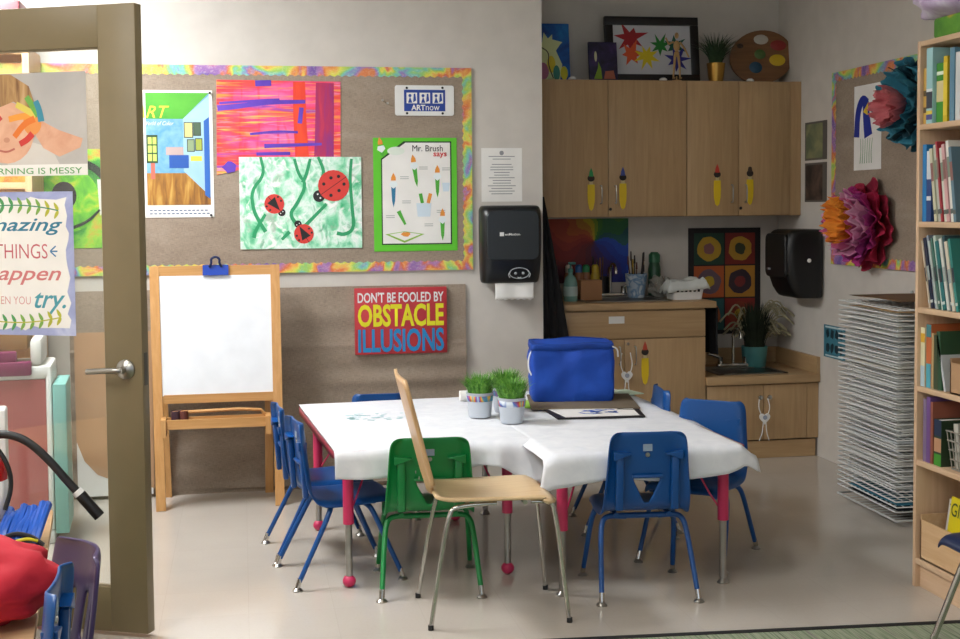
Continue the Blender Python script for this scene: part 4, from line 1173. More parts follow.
bucket('left small metal bucket of green grass on the tablecloth', .99, 5.345, 21, 0)
bucket('right small metal bucket of green grass nearest the front edge', 1.093, 5.17, 22, 1.3)
bucket('small metal bucket of green grass behind the other two buckets', 1.125, 5.47, 23, 2.1)
o = MB().lathe([(.024, 0), (.024, .17), (.018, .17), (.018, .001)], seg=18, axis='x').build('paper_roll', PAPER, loc=(.98, 5.8, ZTb + .024))
tag(o, 'short white paper roll at the back of the left table', 'paper roll')

# blue bag on boards
t = thing('cardboard_sheet', 'brown cardboard sheet under the blue bag', 'cardboard', (1.5, 5.55, ZTb), R(-10))
MB().box(-.24, .24, -.16, .26, .0055, .0115, .001).build('cardboard_panel', mat('#6f6250', .8), t)
t = thing('green_folder', 'lime green folder showing from under the cardboard sheet', 'folder', (1.44, 5.6, ZTb), R(-30))
MB().box(-.2, .22, -.17, .25, .0005, .0045, .001).build('folder_cover', mat('#8fc23c', .6), t)
t = thing('painting_board', 'black-backed board with a blue and white painting in front of the bag', 'painting', (1.475, 5.27, ZTb), R(-3))
P = [(-.19, .17), (-.175, -.09), (.2, -.1), (.23, .15)]
MB().slabz(P, .0, .006).build('black_backing', mat('#1c171b', .6), t)
MB().slabz([(-.175, .165), (-.14, -.075), (.18, -.08), (.2, .14)], .0062, .0075).build('paper_sheet', PAPER, t)
b = MB(); q = random.Random(5); b.use(mat('#3a5fb8', .6))
for i in range(22):
    x, y = q.uniform(-.07, .11), .035 + q.uniform(-.035, .05)
    L_, R_ = stroke([(x, y), (x + q.uniform(-.05, .06), y + q.uniform(-.025, .025))], q.uniform(.008, .018)); b.slabz([L_[0], R_[0], R_[1], L_[1]], .0078, .0082)
b.use(BLACK); b.slabz([(.12, .08), (.2, .06), (.2, .072), (.13, .1)], .0078, .0085)
b.build('brush_marks', None, t)
t = thing('lunch_bag', 'square royal blue fabric bag with white cord handles on the table', 'bag', (1.485, 5.7, ZTb + .012), R(-8))
def dense(P, st):
    out = []
    for k, p in enumerate(P):
        q_ = P[(k + 1) % len(P)]; n = max(1, int(math.hypot(q_[0] - p[0], q_[1] - p[1]) / .025 + .3)) if math.hypot(q_[0] - p[0], q_[1] - p[1]) > .1 else 1
        if n > 1: n = 12 if abs(q_[0] - p[0]) > abs(q_[1] - p[1]) else 8
        for m_ in range(n): out.append((p[0] + (q_[0] - p[0]) * m_ / n, p[1] + (q_[1] - p[1]) * m_ / n))
    return out
def bagring(z, f, seed):
    w, d = .187 * f, .12 * f; ring = []
    for x, y in dense(rrect(-w, w, -d, d, .02, 3), .025): ring.append((x + .012 * noise.noise(Vector((x * 9, y * 9, z * 14 + seed))), y + .014 * noise.noise(Vector((x * 12, y * 8, z * 14 + 5))), z + (0 if z < .01 else .014 * noise.noise(Vector((x * 6, y * 6, 3))))))
    return ring
b = MB(); b.rings([bagring(z, f, 1) for z, f in ((0, .97), (.01, 1.0), (.035, 1.01), (.06, 1.015), (.09, 1.015), (.12, 1.01), (.15, 1.01), (.18, 1.01), (.205, 1.0), (.225, .995), (.248, .98), (.262, .93))])
b.build('bag_body', m_fabric('#063fa4', '#0a4ebc', .7, 25, .5), t)
b = MB(); b.rings([bagring(z, f, 1) for z, f in ((.238, 1.02), (.262, 1.0), (.266, .9))], False, False); b.build('zip_flap', m_fabric('#053890', '#0846aa', .7, 25, .5), t, solid=.003)
b = MB(); b.tube([(-.18, -.07, .235), (-.2, -.085, .21), (-.205, -.09, .15), (-.19, -.1, .12)], .004, 7, 2); b.build('left_cord', WHITE, t)
b = MB(); b.tube([(.17, -.12, .25), (.2, -.12, .24), (.205, -.1, .2)], .004, 7, 2); b.build('right_cord', WHITE, t)
# small white tray paper behind bag
o = MB().box(-.09, .09, -.08, .08, 0, .004, .001).build('paper_sheet', mat('#cfe3d0', .8), loc=(1.765, 5.86, ZTb), rotz=R(15))
tag(o, 'pale green paper sheet behind the blue bag', 'paper')

# ------------------------------------------------------------------ door with glass
t = thing('door_1', 'open taupe door with a large glass pane', 'door', (-.335, 4.38, 0), math.atan2(-.416, .909)); t['kind'] = 'structure'
del t['category']
b = MB(); DW, TH = .93, .045
b.box(-.138, 0, 0, TH, .015, 2.13, .002).box(-DW, -DW + .14, 0, TH, .015, 2.13, .002).box(-DW + .14, -.138, 0, TH, 1.99, 2.13, .001).box(-DW + .14, -.138, 0, TH, .015, .165, .001)
b.build('door_frame', TAUPE, t)
MB().box(-DW + .135, -.133, .019, .025, .16, 1.995).build('glass_pane', m_glass(), t)
b = MB()
for x0, x1, z0, z1 in ((-DW + .14, -.138, .165, .172), (-DW + .14, -.138, 1.984, 1.99), (-.145, -.138, .172, 1.984)): b.box(x0, x1, .012, .019, z0, z1)
b.build('glazing_bead', mat('#a89b84', .5), t)
h = MB().lathe([(.033, 0), (.033, -.008), (.026, -.014), (.012, -.02), (.011, -.045)], (-.06, 0, .915), 24, 'y').build('handle_rose', STEEL, t)
MB().tube([(-.06, -.04, .915), (-.075, -.047, .915), (-.12, -.046, .913), (-.185, -.038, .908)], .0095, 12, 1).build('lever', STEEL, h)
MB().box(-.0005, .002, .012, .032, .86, .97).build('latch_plate', mat('#5a564c', .4, .6), t)
# poster on the glass: child with painted hand
DL, DR = t.location, t.rotation_euler.z
p = thing('messy_poster', 'poster of a child with painted hands taped to the door glass', 'poster', DL, DR)
yy = .0165
MB().box(-.62, -.195, yy, yy + .0012, 1.567, 1.915).build('sheet', m_paint('poster_grey', [(.3, '#a9a6a4'), (.7, '#c9c4be')], nscale=2), p)
b = MB(); y0 = yy - .0006
SK = m_paint('photo_skin', [(.3, '#d0987c'), (.7, '#e3b598')], nscale=12)
b.use(PAPER).poly(rect(-.62, -.195, 1.567, 1.605), y0)
b.use(mat('#cfcac4', .6)).poly([(-.5, 1.605), (-.3, 1.605), (-.33, 1.66), (-.4, 1.68), (-.5, 1.66)], y0)
b.use(SK).poly([(-.36, 1.66), (-.3, 1.63), (-.22, 1.66), (-.21, 1.69), (-.3, 1.72), (-.37, 1.755), (-.4, 1.72)], y0 - .0003)
b.poly(disc(-.5, 1.715, .105, .105, 24), y0 - .0005)
b.use(m_paint('photo_hair', [(.3, '#7a5432'), (.5, '#b08a5a'), (.7, '#d2b488')], (20, 1, 2), 2)).poly([(-.62, 1.73), (-.62, 1.915), (-.48, 1.912), (-.41, 1.87), (-.385, 1.8), (-.39, 1.74), (-.42, 1.79), (-.47, 1.82), (-.53, 1.8), (-.58, 1.81)], y0 - .0008)
for pts, c in (([(-.47, 1.7), (-.43, 1.745), (-.39, 1.76)], '#e0762a'), ([(-.49, 1.76), (-.44, 1.77), (-.39, 1.77)], '#e89a3a'), ([(-.46, 1.81), (-.42, 1.79), (-.385, 1.77)], '#d8c85a'), ([(-.42, 1.835), (-.395, 1.8), (-.375, 1.77)], '#6aa84a'), ([(-.385, 1.82), (-.372, 1.79), (-.365, 1.75)], '#3a8aa0'), ([(-.45, 1.675), (-.42, 1.69), (-.4, 1.71)], '#cf3a34')):
    b.use(mat(c, .6)); paint_stroke(b, pts, .02, y0 - .0011, .024)
b.use(mat('#e2914a', .6)).poly(disc(-.4, 1.745, .035, .04), y0 - .001)
b.use(mat('#cf3a34', .6)); paint_stroke(b, [(-.6, 1.72), (-.55, 1.745), (-.52, 1.77)], .02, y0 - .0011)
b.use(mat('#b8685a', .6)); paint_stroke(b, [(-.53, 1.655), (-.5, 1.648), (-.47, 1.66)], .007, y0 - .0011)
b.use(mat('#c98f74', .6)).poly(disc(-.5, 1.69, .012, .009), y0 - .0011)
b.build('picture', None, p)
lettering(p, 'LEARNING IS MESSY', -.61, -.215, 1.573, 1.594, y0 - .001, mat('#4f9a4f', .6))
p = thing('amazing_poster', 'white hand-lettered poster with watercolour edges taped to the door glass', 'poster', DL, DR)
MB().box(-.8, -.255, yy, yy + .0012, 1.022, 1.513).build('sheet', m_paint('violet_edge', [(.3, '#8c94c4'), (.6, '#a9b0d6'), (.8, '#cfd4ea')], nscale=9), p)
b = MB(); b.use(PAPER); q = random.Random(8); pts = []
for k in range(60):
    f = k / 60 * 4; i = int(f); g_ = f - i; xa, xb, za, zb = -.785, -.278, 1.045, 1.49
    x, z = [(xa + (xb - xa) * g_, za), (xb, za + (zb - za) * g_), (xb + (xa - xb) * g_, zb), (xa, zb + (za - zb) * g_)][i]
    pts.append((x + q.uniform(-.009, .009), z + q.uniform(-.009, .009)))
b.poly(pts, yy - .0006)
b.use(mat('#3f8a62', .6)); 
for (z0, s, xs) in ((1.468, -1, (-.66, -.31)), (1.065, 1, (-.66, -.31))):
    arc = [(xs[0] + (xs[1] - xs[0]) * k / 10, z0 + s * .02 * ((k - 5) / 5) ** 2) for k in range(11)]
    paint_stroke(b, arc, .004, yy - .001)
    for k in range(1, 11):
        x, z = arc[k]
        b.use(mat(['#2f7a5a', '#4f9a5a', '#7aa84a', '#b4b43a'][min(3, k // 3)], .6))
        b.poly(leaf(x - .008, z + .014, .032, .012, R(120)), yy - .0012); b.poly(leaf(x - .008, z - .014, .032, .012, R(-120)), yy - .0012)
b.build('picture', None, p)
lettering(p, 'Amazing', -.665, -.295, 1.365, 1.425, yy - .001, mat('#2f7a96', .6), .35, .012)
lettering(p, 'THINGS', -.56, -.355, 1.285, 1.335, yy - .001, mat('#c4606a', .6), .0, -.005)
b = MB(); b.use(mat('#3f7aa8', .6))
for a in (40, 0, -40): paint_stroke(b, [(-.345, 1.31), (-.345 + .028 * math.cos(R(a)), 1.31 + .028 * math.sin(R(a)))], .005, yy - .001)
b.build('spark_marks', None, p)
lettering(p, 'happen', -.6, -.305, 1.195, 1.26, yy - .001, mat('#cf7a7a', .6), .35, .01)
lettering(p, 'WHEN YOU', -.6, -.425, 1.128, 1.155, yy - .001, mat('#d08a86', .6), 0, -.01)
lettering(p, 'try.', -.41, -.29, 1.095, 1.17, yy - .001, mat('#4a9aa8', .6), .35, .012)

# ------------------------------------------------------------------ beyond the door glass
t = thing('play_cabinet', 'mauve and white play cabinet seen through the door glass', 'cabinet', (-1.06, 5.72, 0), R(4))
b = MB(); b.box(-.5, .24, 0, .34, 0, .06, .01).box(.215, .24, -.002, .34, .06, .76, .01).box(-.5, .24, -.002, .34, .72, .78, .015).box(-.5, -.46, 0, .34, .06, .72, .01); b.build('white_frame', WHITE, t)
MB().box(-.46, .215, .004, .03, .06, .72).build('front_panel', mat('#b06360', .5), t)
MB().box(-.5, .1, -.012, .03, .78, .845, .008).box(.02, .16, -.02, .03, .74, .8, .008).build('purple_shelf_edge', mat('#7a2650', .5), t)
MB().box(.155, .205, 0, .3, .78, .9, .02).build('white_corner', WHITE, t)
MB().box(.245, .30, -.03, .3, .05, .70, .004).build('teal_panel', mat('#82b8b2', .5), t)
t = thing('haze_tan_panel', 'added tan sheet with a rounded white corner, coloured as burlap paled by haze in the lower door glass', 'paper', (0, YB - .042, 0))
MB().slab([(-.825, .02), (-.46, .02), (-.46, .84), (-.825, .84)], -.004, 0).build('white_backing', WHITE, t)
MB().slab([(-.826, .842), (-.826, .3), (-.79, .2), (-.73, .13), (-.64, .09), (-.455, .05), (-.455, .842)], -.006, -.0045).build('haze_tan_sheet', mat('#b8926f', .8), t)  # added sheet; its paler tan paints the glass haze over the burlap
t = thing('cardboard_box', 'brown cardboard box on top of the play cabinet', 'box', (-1.15, 5.88, .846), R(3))
MB().box(-.3, .22, -.12, .12, 0, .16, .003).build('carton', mat('#a07848', .8), t)
MB().box(-.3, .22, -.121, .121, .16, .162).build('lid_flap', mat('#96703f', .8), t)
t = thing('tall_bookshelf', 'tall wooden shelf behind the door with a dark red box on top', 'shelf', (-1.25, 6.2, 0))
b = MB(); b.box(.27, .3, 0, .36, 0, 2.2).box(-.45, -.42, 0, .36, 0, 2.2); b.build('side_panel', MAPLE, t)
for z in (.03, .5, .95, 1.55, 2.17): MB().box(-.42, .27, 0, .36, z, z + .03).build('shelf_board', MAPLEX, t)
MB().box(-.42, .27, .34, .358, .06, 2.17).build('back_panel', MAPLE, t)
o = MB().box(-.2, .2, -.1, .1, 0, .22, .008).build('storage_box', mat('#5f1420', .4), loc=(-1.19, 6.34, 2.2005))
tag(o, 'dark red storage box on top of the tall wooden shelf', 'box')
t = thing('picture_book_stack', 'orange and green patterned picture on the tall shelf seen through glass', 'picture', (-1.13, 6.25, 1.98))
t.location.z = 1.5805
MB().box(-.16, .16, 0, .02, 0, .55, .002).build('print', m_paint('orange_print', [(.35, '#c4622a'), (.5, '#d8a03a'), (.65, '#6a9a3a')], nscale=7), t)

# ------------------------------------------------------------------ wooden table in the left foreground, with its load
t = thing('craft_table', 'maple craft table in the lower left foreground', 'table', (-.6, 3.05, 0), R(6))
b = MB(); b.slabz(rrect(-1.1, .115, -.6, 1.17, .06, 5), .475, .5); b.build('tabletop', MAPLEX, t)
for x in (-1.0, .02):
    for y in (-.5, 1.08): MB().tube([(x, y, .475), (x, y, .0)], .02, 14).build('leg', STEEL, t)
t = thing('fire_extinguisher', 'red fire extinguisher with a black hose at the left edge', 'fire extinguisher', (-.745, 3.82, .5005))
MB().lathe([(.06, 0), (.068, .008), (.07, .02), (.07, .2), (.06, .235), (.035, .262), (.018, .27), (.018, .29)], seg=30).build('cylinder', mat('#b3141c', .25), t)
def band(u, v): a = R(-100 + 130 * u); return (.0706 * math.cos(a), .0706 * math.sin(a), .05 + .13 * v)
b = MB(); b.grid(band, 16, 2); b.build('label', WHITE, t, solid=.0006)
b = MB(); b.lathe([(.02, .288), (.02, .33)], seg=16); b.box(-.03, .05, -.01, .01, .325, .34, .003); b.build('valve', mat('#9a9a96', .35, .8), t)
b = MB(); b.box(-.12, .02, -.012, .012, .345, .357, .003); b.build('squeeze_handle', BLACK, t)
hs = MB().tube([(.02, 0, .305), (.07, -.005, .312), (.13, -.01, .29), (.19, -.015, .23), (.24, -.018, .165), (.275, -.02, .125)], .012, 12, 2).build('hose', mat('#17171a', .45), t)
MB().tube([(.262, -.019, .14), (.276, -.02, .124)], .0155, 14).build('hose_collar', WHITE, hs)
MB().tube([(.272, -.02, .129), (.325, -.022, .062)], .0165, 14).build('nozzle', mat('#141416', .4), hs)
b = MB(); b.tube([(.03, -.03, .3), (.075, -.035, .24), (.09, -.035, .17), (.07, -.05, .1)], .007, 8, 2); b.build('strap', BLACK, t)
t = thing('white_bin', 'white box behind the fire extinguisher', 'box', (-.76, 4.06, .5005), R(6))
MB().box(-.22, .045, -.05, .05, 0, .35, .008).build('bin_body', WHITE, t)
# blue plastic bundle
t = thing('glove_bundle', 'crumpled blue plastic bundle with black and yellow straps on the craft table', 'bundle', (-.635, 3.74, .5005), R(10)); t.scale = (.8, .8, .9)
b = MB(); q = random.Random(12)
for k in range(9):
    x = -.06 + k * .016
    b.tube([(x - .02, -.09, .012), (x, -.03, .05 + q.uniform(0, .02)), (x + .025, .05, .085 + .01 * math.sin(k)), (x + .035, .11, .08 + q.uniform(-.01, .03))], .013, 8, 2, .016)
b.build('blue_folds', mat('#2458b8', .25), t)
b = MB(); b.tube([(-.1, -.1, .02), (-.03, -.06, .06), (.04, -.08, .05), (.08, -.1, .02)], .008, 8, 2); b.tube([(-.08, -.12, .015), (.0, -.1, .05), (.06, -.12, .02)], .007, 8, 2); b.build('black_straps', mat('#17161a', .5), t)
b = MB(); b.tube([(-.05, -.11, .03), (.02, -.115, .052), (.06, -.1, .035)], .005, 8, 2); b.tube([(-.02, -.13, .012), (.05, -.13, .02)], .004, 8, 1); b.build('yellow_straps', mat('#c9c22a', .5), t)
# red cloth bag
b = lump((0, 0, .092), (.2, .14, .1), 7.7, .28, 44, 28, sc=3.2)
tag(b.build('red_cloth_bag', m_fabric('#a30f22', '#c01a30', .8, 18, .5), loc=(-.645, 3.05, .5005), rotz=R(8), angle=70), 'crumpled red cloth bag on the craft table in the lower left', 'bag')

# ------------------------------------------------------------------ paper drying rack between bookcase and right wall
t = thing('drying_rack', 'tall white wire paper drying rack beside the bookcase', 'drying rack', (2.85, 5.2, 0), R(-1))
RWd, RD = .37, .59
WIRE = mat('#dcdedd', .4)
b = MB()
for y in (.03, RD - .02): b.tube([(RWd, y, .0), (RWd, y, 1.02)], .007, 8)
b.tube([(0, .0, .03), (RWd, 0, .03), (RWd, RD, .03), (0, RD, .03), (0, 0, .03)], .005, 6)
for y in (.1, RD - .1): b.tube([(.15, y, .03), (.15, y, .0), (RWd, y, .0)], .004, 6)
for k in range(1, 12): b.tube([(0, RD * k / 12, .03), (RWd, RD * k / 12, .03)], .0016, 4)
b.build('rack_frame', mat('#b9bbb8', .4), t)
N = 40
for k in range(N):
    z = .075 + k * .0232; q = random.Random(k); dz = -.006; x0 = .02 * (1 - k / N) * 0 - .0; y0 = .0 + q.uniform(-.006, .006)
    s = MB(); s.tube([(x0, y0, z + dz), (RWd, y0, z + dz), (RWd, RD, z), (x0, RD, z), (x0, y0, z + dz)], .0033, 6)
    for j in range(1, 9): s.tube([(x0 + RWd * j / 9, y0, z + dz), (x0 + RWd * j / 9, RD, z)], .0022, 4)
    for j in range(1, 14): s.tube([(x0, y0 + (RD - y0) * j / 14, z + dz * (1 - j / 14)), (RWd, y0 + (RD - y0) * j / 14, z + dz * (1 - j / 14))], .0016, 4)
    s.build('wire_shelf', WIRE, t)
def rack_paper(label, z, c, y0, y1, x0=.01, cat='paper', m=None):
    def f(u, v): return (x0 + (RWd - .03) * u, y0 + (y1 - y0) * v, z + .004 * noise.noise(Vector((u * 3, v * 3, z * 40))))
    b = MB(); b.grid(f, 10, 10)
    tag(b.build('drying_paper', m or mat(c, .8), loc=t.location, rotz=R(-1), solid=.0015), label, cat, 'papers on the drying rack')
rack_paper('teal painted paper on the lowest full shelf of the drying rack', .0985, '#2f6f86', .01, .5)
rack_paper('black paper just under the teal paper on the drying rack', .0755, '#101a22', .0, .5)
rack_paper('brown painted paper on the top of the drying rack', 1.012, '#6a4f34', .02, .5)
rack_paper('pale tan paper near the top of the drying rack', .963, '#b89a74', 0, .5)
rack_paper('olive paper in the upper middle of the drying rack', .825, '#7a7458', -.01, .5, .1)
for k, (i, c, n) in enumerate(((34, '#c9c8c4', 'white'), (31, '#b6bcc0', 'bluish white'), (27, '#cfcac0', 'cream'), (22, '#c4c6c6', 'pale grey'), (18, '#cac9c6', 'grey white'), (13, '#bfc3c6', 'cool grey'), (9, '#c9c6c0', 'warm white'))):
    rack_paper('%s paper sheet %s of the drying rack' % (n, ['high on the stack', 'below the olive paper', 'above the middle', 'in the middle', 'just under the middle', 'low on the stack', 'above the teal paper'][k]), .075 + i * .0232 + .0005, c, .01, .5, .005)

for i in range(4, 40):  # extra white sheets, added to lighten the dark inside of the rack
    if i in (9, 13, 18, 22, 27, 31, 34, 32, 38, 39): continue
    rack_paper('blank white paper sheet added to lighten the drying rack, lying between other white sheets', .075 + i * .0232 + .0005, '#d2d2ce', .012 + .02 * (i % 3), .54, .006 + .012 * (i % 4))
# ------------------------------------------------------------------ bookcase
BX, BD, BY0, BY1 = 2.48, .3, 3.79, 4.4
BKW, BKY = wood('#c8a684', '#d8b999', 'z'), wood('#c8a684', '#d8b999', 'y')
t = thing('bookcase', 'tall light maple bookcase at the right edge', 'bookcase', (BX, BY0, 0))
W_ = BY1 - BY0
MB().box(0, BD, W_ - .02, W_, 0, 2.047, .001).build('side_panel', BKW, t)
MB().box(0, BD, 0, .02, 0, 2.047, .001).build('side_panel', BKW, t)
MB().box(BD - .008, BD, .02, W_ - .02, .1, 2.03).build('back_panel', BKW, t)
SH = [.09, .465, .745, 1.04, 1.36, 1.72]
for z in SH: MB().box(.001, BD - .008, .02, W_ - .02, z, z + .02, .001).build('shelf', BKY, t)
MB().box(.001, BD - .008, .02, W_ - .02, 2.027, 2.046, .001).build('top_board', BKY, t)
MB().box(.02, .038, .02, W_ - .02, 0, .09).build('kick_board', BKY, t)

def book(label, yy, z, th, h, col, lean=0, depth=.2, x=BX + .012, title=None, spine2=None, group='books on the bookcase'):
    """upright book, spine facing the room; yy = position of its far face"""
    t = thing('book', label, 'book', (x, yy, z + .0005), 0, group)
    t.rotation_euler = (lean, 0, 0)
    c = min(.0025, th * .2)
    MB().box(0, depth, -c, 0, 0, h).box(0, depth, -th, -th + c, 0, h).box(0, c, -th + c, -c, 0, h).build('cover', mat(col, .45), t)
    MB().box(c, depth - .004, -th + c, -c, .004, h - .004).build('pages', PAPER, t)
    if spine2:
        b = MB()
        for (a, e, cc) in spine2: b.use(mat(cc, .5)).box(-.0006, 0, -th + .001, -.001, h * a, h * e)
        b.build('spine_print', None, t)
    return t
S = [z + .02 for z in SH]
YI = BY1 - .021
# top shelf (index 5)
y = YI - .004
book('thin yellow book at the far end of the top bookcase shelf', y, S[5], .022, .205, '#c9a24e', 0, .2, spine2=[(.2, .3, '#5a4a2a'), (.5, .6, '#5a4a2a')]); y -= .03
book('tall pale aqua book on the top bookcase shelf', y, S[5], .042, .275, '#9cc8cc', 0, .22, BX + .006, spine2=[(.05, .12, '#4a4a8a'), (.12, .17, '#d8c24a'), (.2, .42, '#3a3f4a'), (.42, .46, '#dfe6e8')]); y -= .046
book('bright green book with a cream label on the top bookcase shelf', y, S[5], .055, .215, '#3f8f2a', 0, .2, BX + .02, spine2=[(.35, .7, '#d6c894'), (.8, .86, '#dfe8d8')]); y -= .059
book('narrow bright yellow book right of the green one, top bookcase shelf', y, S[5], .026, .235, '#d2b41c', 0, .2, spine2=[(.1, .9, '#e2c83a')]); y -= .03
MB().box(0, .2, -.012, 0, 0, .285).build('x', BKW)  if False else None
book('slate blue book beside the yellow one on the top bookcase shelf', y - .012, S[5], .03, .26, '#5f8aa0', 0, .2); y -= .05
book('white paperback nearest the camera on the top bookcase shelf', y, S[5], .03, .24, '#cfd2d2', 0, .2)
# second shelf (index 4)
y = YI - .003
book('sky blue book at the far end of the second bookcase shelf', y, S[4], .026, .285, '#1f7ab8', 0, .2); y -= .029
book('dark blue and white book on the second bookcase shelf', y, S[4], .032, .26, '#1d3f7a', 0, .2, spine2=[(.6, 1, '#c9d2d8'), (.3, .36, '#d8dde0')]); y -= .06
cols = [('#c4c2a8', 'cream and green'), ('#b8bcb0', 'pale grey'), ('#a83440', 'crimson'), ('#d2cfc4', 'ivory'), ('#cfa0a0', 'dusty pink'), ('#dcdad2', 'white'), ('#5a7a8a', 'steel blue')]
for i, (c, n) in enumerate(cols):
    book('thin %s picture book leaning on the second bookcase shelf' % n, y, S[4], .018 if i != 2 else .012, .27 + .012 * (i % 3), c, R(-9), .2, BX + .01 + .004 * (i % 2), spine2=[(.1, .16, '#5a5f5a'), (.55, .8, '#7d8a7a' if i % 2 else '#8a5f5a')]); y -= .0225 if i != 2 else .017
# third shelf (index 3)
y = YI - .062
for i, (c, n, th) in enumerate((('#cdbda6', 'tan', .008), ('#14203a', 'navy', .018), ('#7d8794', 'grey blue', .014), ('#a9b5ae', 'silver green', .012), ('#3f6a5f', 'dark green', .012), ('#b9c9bc', 'mint', .016), ('#1f6a6c', 'deep teal', .02), ('#c9ccc4', 'off-white', .018), ('#2b4a52', 'slate', .016), ('#d0c8b4', 'parchment', .018), ('#2f7f78', 'sea green', .016))):
    book('thin %s hardback leaning on the third bookcase shelf' % n, y, S[3], th, .255 + .01 * ((i * 7) % 3), c, R(-14), .2, BX + .01 + .003 * (i % 3), spine2=[(.08, .12, '#c9cdc9'), (.4, .6, '#9aa3a0' if i % 2 else '#2a3038')]); y -= th * 1.04 + .002
# fourth shelf (index 2)
y = YI - .002
book('white and yellow book at the far end of the fourth bookcase shelf', y, S[2], .03, .22, '#d8cfa8', 0, .2, spine2=[(0, .35, '#a9bfc9'), (.75, .9, '#d2a42c')]); y -= .04
book('orange and aqua book on the fourth bookcase shelf', y, S[2], .034, .235, '#c2683a', 0, .2, spine2=[(0, .38, '#4f9fb0'), (.8, 1, '#3f7a80')]); y -= .037
book('tan edged book on the fourth bookcase shelf', y, S[2], .014, .205, '#b99a6c', 0, .2); y -= .017
book('dark olive book on the fourth bookcase shelf', y, S[2], .028, .2, '#3f4a30', 0, .2); y -= .031
book('forest green book on the fourth bookcase shelf', y, S[2], .024, .215, '#2f5238', R(-4), .2); y -= .04
book('white magazine tilted in front on the fourth bookcase shelf', y, S[2], .012, .2, '#bfc4c6', R(-16), .2); y -= .02
def bin_(name, label, loc, w, d, h, m, wirey=False):
    t = thing(name, label, 'basket', loc)
    b = MB(); th = .006
    b.box(0, d, 0, w, 0, th)
    b.rings([[(0, 0, 0), (0, w, 0), (0, w, h * .75), (0, 0, h * .75)], [(th, 0, 0), (th, w, 0), (th, w, h * .75), (th, 0, h * .75)]])
    b.box(d - th, d, 0, w, 0, h).box(0, d, 0, th, 0, h * .85).box(0, d, w - th, w, 0, h * .85)
    b.build('bin_body', m, t); return t
bin_('cardboard_bin', 'tan open bin on the fourth bookcase shelf', (BX + .01, 3.96, S[2] + .0005), .21, .22, .15, mat('#b08a66', .7))
# fifth shelf (index 1)
y = YI - .025
book('mauve book on the fifth bookcase shelf', y, S[1], .022, .235, '#7d6a86', 0, .2); y -= .024
book('violet book on the fifth bookcase shelf', y, S[1], .026, .245, '#6f4f8a', 0, .2); y -= .028
book('rust red book on the fifth bookcase shelf', y, S[1], .016, .23, '#8f5240', 0, .2); y -= .02
book('green comic book with dark cover on the fifth bookcase shelf', y, S[1], .05, .17, '#2a3f2a', 0, .16, BX + .015, spine2=[(0, .25, '#3f8a2c'), (.3, .6, '#b98a6a'), (.65, 1, '#22304a')]); y -= .056
t = thing('wire_basket', 'wire basket of papers on the fifth bookcase shelf', 'basket', (BX + .015, 3.95, S[1] + .0005))
b = MB()
for k in range(5): b.tube([(.0 - .012 * k / 4 + .012, .0, .005 + k * .034), (.012 - .012 * k / 4, .23 + .02 * k / 4, .005 + k * .034), (.2, .24, .005 + k * .034), (.2, 0, .005 + k * .034), (.012 - .012 * k / 4, 0, .005 + k * .034)], .0028, 6)
for k in range(10): b.tube([(.012, .02 + k * .023, .004), (0, .02 + k * .025, .141)], .002, 6)
for k in range(8): b.tube([(.012, .03 * k, .004), (.2, .03 * k, .004)], .002, 6)
b.build('wire_body', mat('#8f8a80', .4), t)
book('pale stack of paper standing in the wire basket', 4.16, S[1] + .009, .03, .16, '#b8b4a8', R(-6), .15, BX + .03, group=None)
# bottom shelf (index 0)
bin_('wooden_bin', 'maple open-front bin holding magazines on the bottom bookcase shelf', (BX + .012, 4.0, S[0] + .0005), .365, .24, .2, MAPLEY)
def magazine(label, y0, y1, z, h, col, words, lean=.1, x=BX + .05, wc='#3a4a24'):
    t = thing('magazine', label, 'magazine', (x, y0, z), R(-90), 'magazines in the wooden bin')
    t.rotation_euler = (R(-8), 0, R(-90))
    w = y0 - y1
    MB().box(0, w, 0, .006, 0, h).build('cover', mat(col, .4), t)
    if words: lettering(t, words, .008, min(w - .006, .008 + .03 * len(words)), h * .72, h * .92, -.0008, mat(wc, .5), 0, .01)
    return t
magazine('white magazine standing at the far end of the wooden bin', 4.34, 4.235, S[0] + .008, .225, '#c9c4bc', 'Yu', wc='#4a3a34', x=BX + .085)
magazine('yellow magazine with dark green lettering in the wooden bin', 4.272, 4.05, S[0] + .008, .25, '#d8c71c', 'GILB', x=BX + .05)
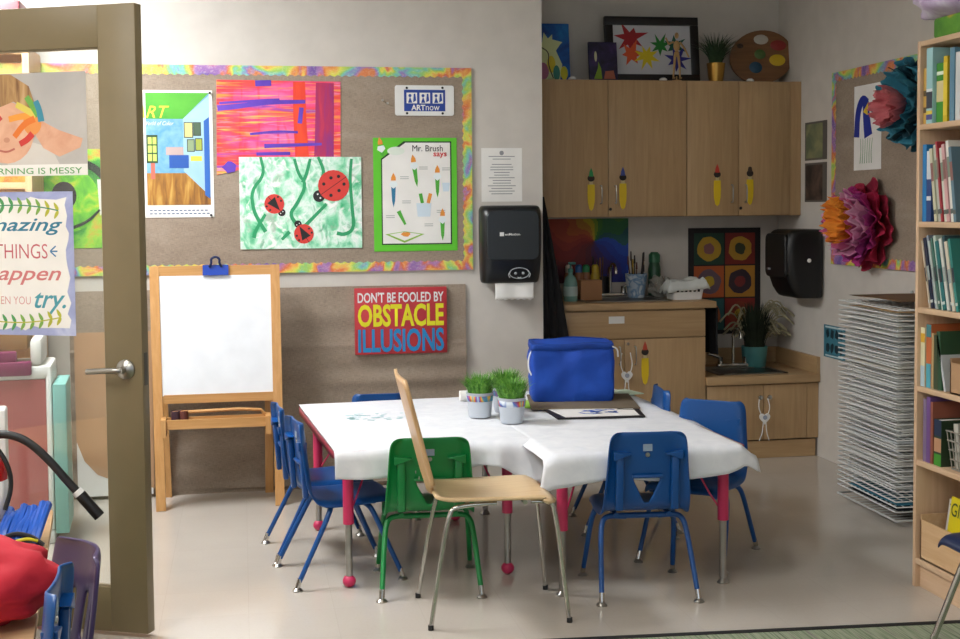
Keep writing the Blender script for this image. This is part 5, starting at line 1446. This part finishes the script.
# on top of the bookcase
t = thing('green_package', 'flat green package lying on top of the bookcase', 'package', (BX + .04, 4.02, 2.0475))
MB().box(-.02, .2, -.1, .31, 0, .075, .012).build('wrapper', m_paint('green_wrap', [(.4, '#3f7a24'), (.6, '#5f9a2c'), (.72, '#c4a03a')], nscale=8), t)
t = thing('lavender_package', 'crumpled lavender plastic package on top of the green package', 'package', (BX + .04, 4.12, 2.1235))
lump((.05, .1, .06), (.13, .28, .075), 2.2, .25, 36, 24, sc=3).build('plastic_wrap', m_paint('lavender_wrap', [(.35, '#a890bc'), (.5, '#c4b4d2'), (.6, '#d8d2e0'), (.72, '#c43a4a')], nscale=5), t)
t = thing('red_package', 'red and orange package above the lavender one at the top right', 'package', (BX + .05, 4.0, 2.265))
MB().box(-.02, .2, -.1, .4, .0, .07, .012).build('wrapper', m_paint('red_wrap', [(.4, '#a3281e'), (.6, '#c4562a')], nscale=6), t)

# ------------------------------------------------------------------ light and camera
w = bpy.data.worlds.new('World'); bpy.context.scene.world = w; w.use_nodes = True
bg = w.node_tree.nodes['Background']; bg.inputs['Color'].default_value = (.75, .85, 1, 1); bg.inputs['Strength'].default_value = 2.1

def Rm(yaw, pitch, roll):
    cy, sy, cp, sp, cr, sr = math.cos(yaw), math.sin(yaw), math.cos(pitch), math.sin(pitch), math.cos(roll), math.sin(roll)
    Y = Matrix(((cy, -sy, 0), (sy, cy, 0), (0, 0, 1))); B = Matrix(((1, 0, 0), (0, 0, -1), (0, 1, 0)))
    P = Matrix(((1, 0, 0), (0, cp, -sp), (0, sp, cp))); Q = Matrix(((cr, -sr, 0), (sr, cr, 0), (0, 0, 1)))
    return Q @ P @ B @ Y
M = Rm(.18414177, .05409692, -.00835708)
cd = bpy.data.cameras.new('camera'); cam = bpy.data.objects.new('camera', cd); C.objects.link(cam)
mw = Matrix.Identity(4)
for i in range(3):
    mw[i][0] = M[0][i]; mw[i][1] = -M[1][i]; mw[i][2] = -M[2][i]
mw[0][3], mw[1][3], mw[2][3] = 0, 0, 1.45
cam.matrix_world = mw
cd.sensor_width = 36; cd.lens = 36 * 1276.5 / 960; cd.shift_y = (275.65 - 319.5) / 960
cd.clip_start = .05
sc = bpy.context.scene
sc.camera = cam
sc.view_settings.view_transform = 'Standard'; sc.view_settings.look = 'None'; sc.view_settings.gamma = 1
sc.view_settings.use_curve_mapping = False; sc.view_settings.exposure = 0
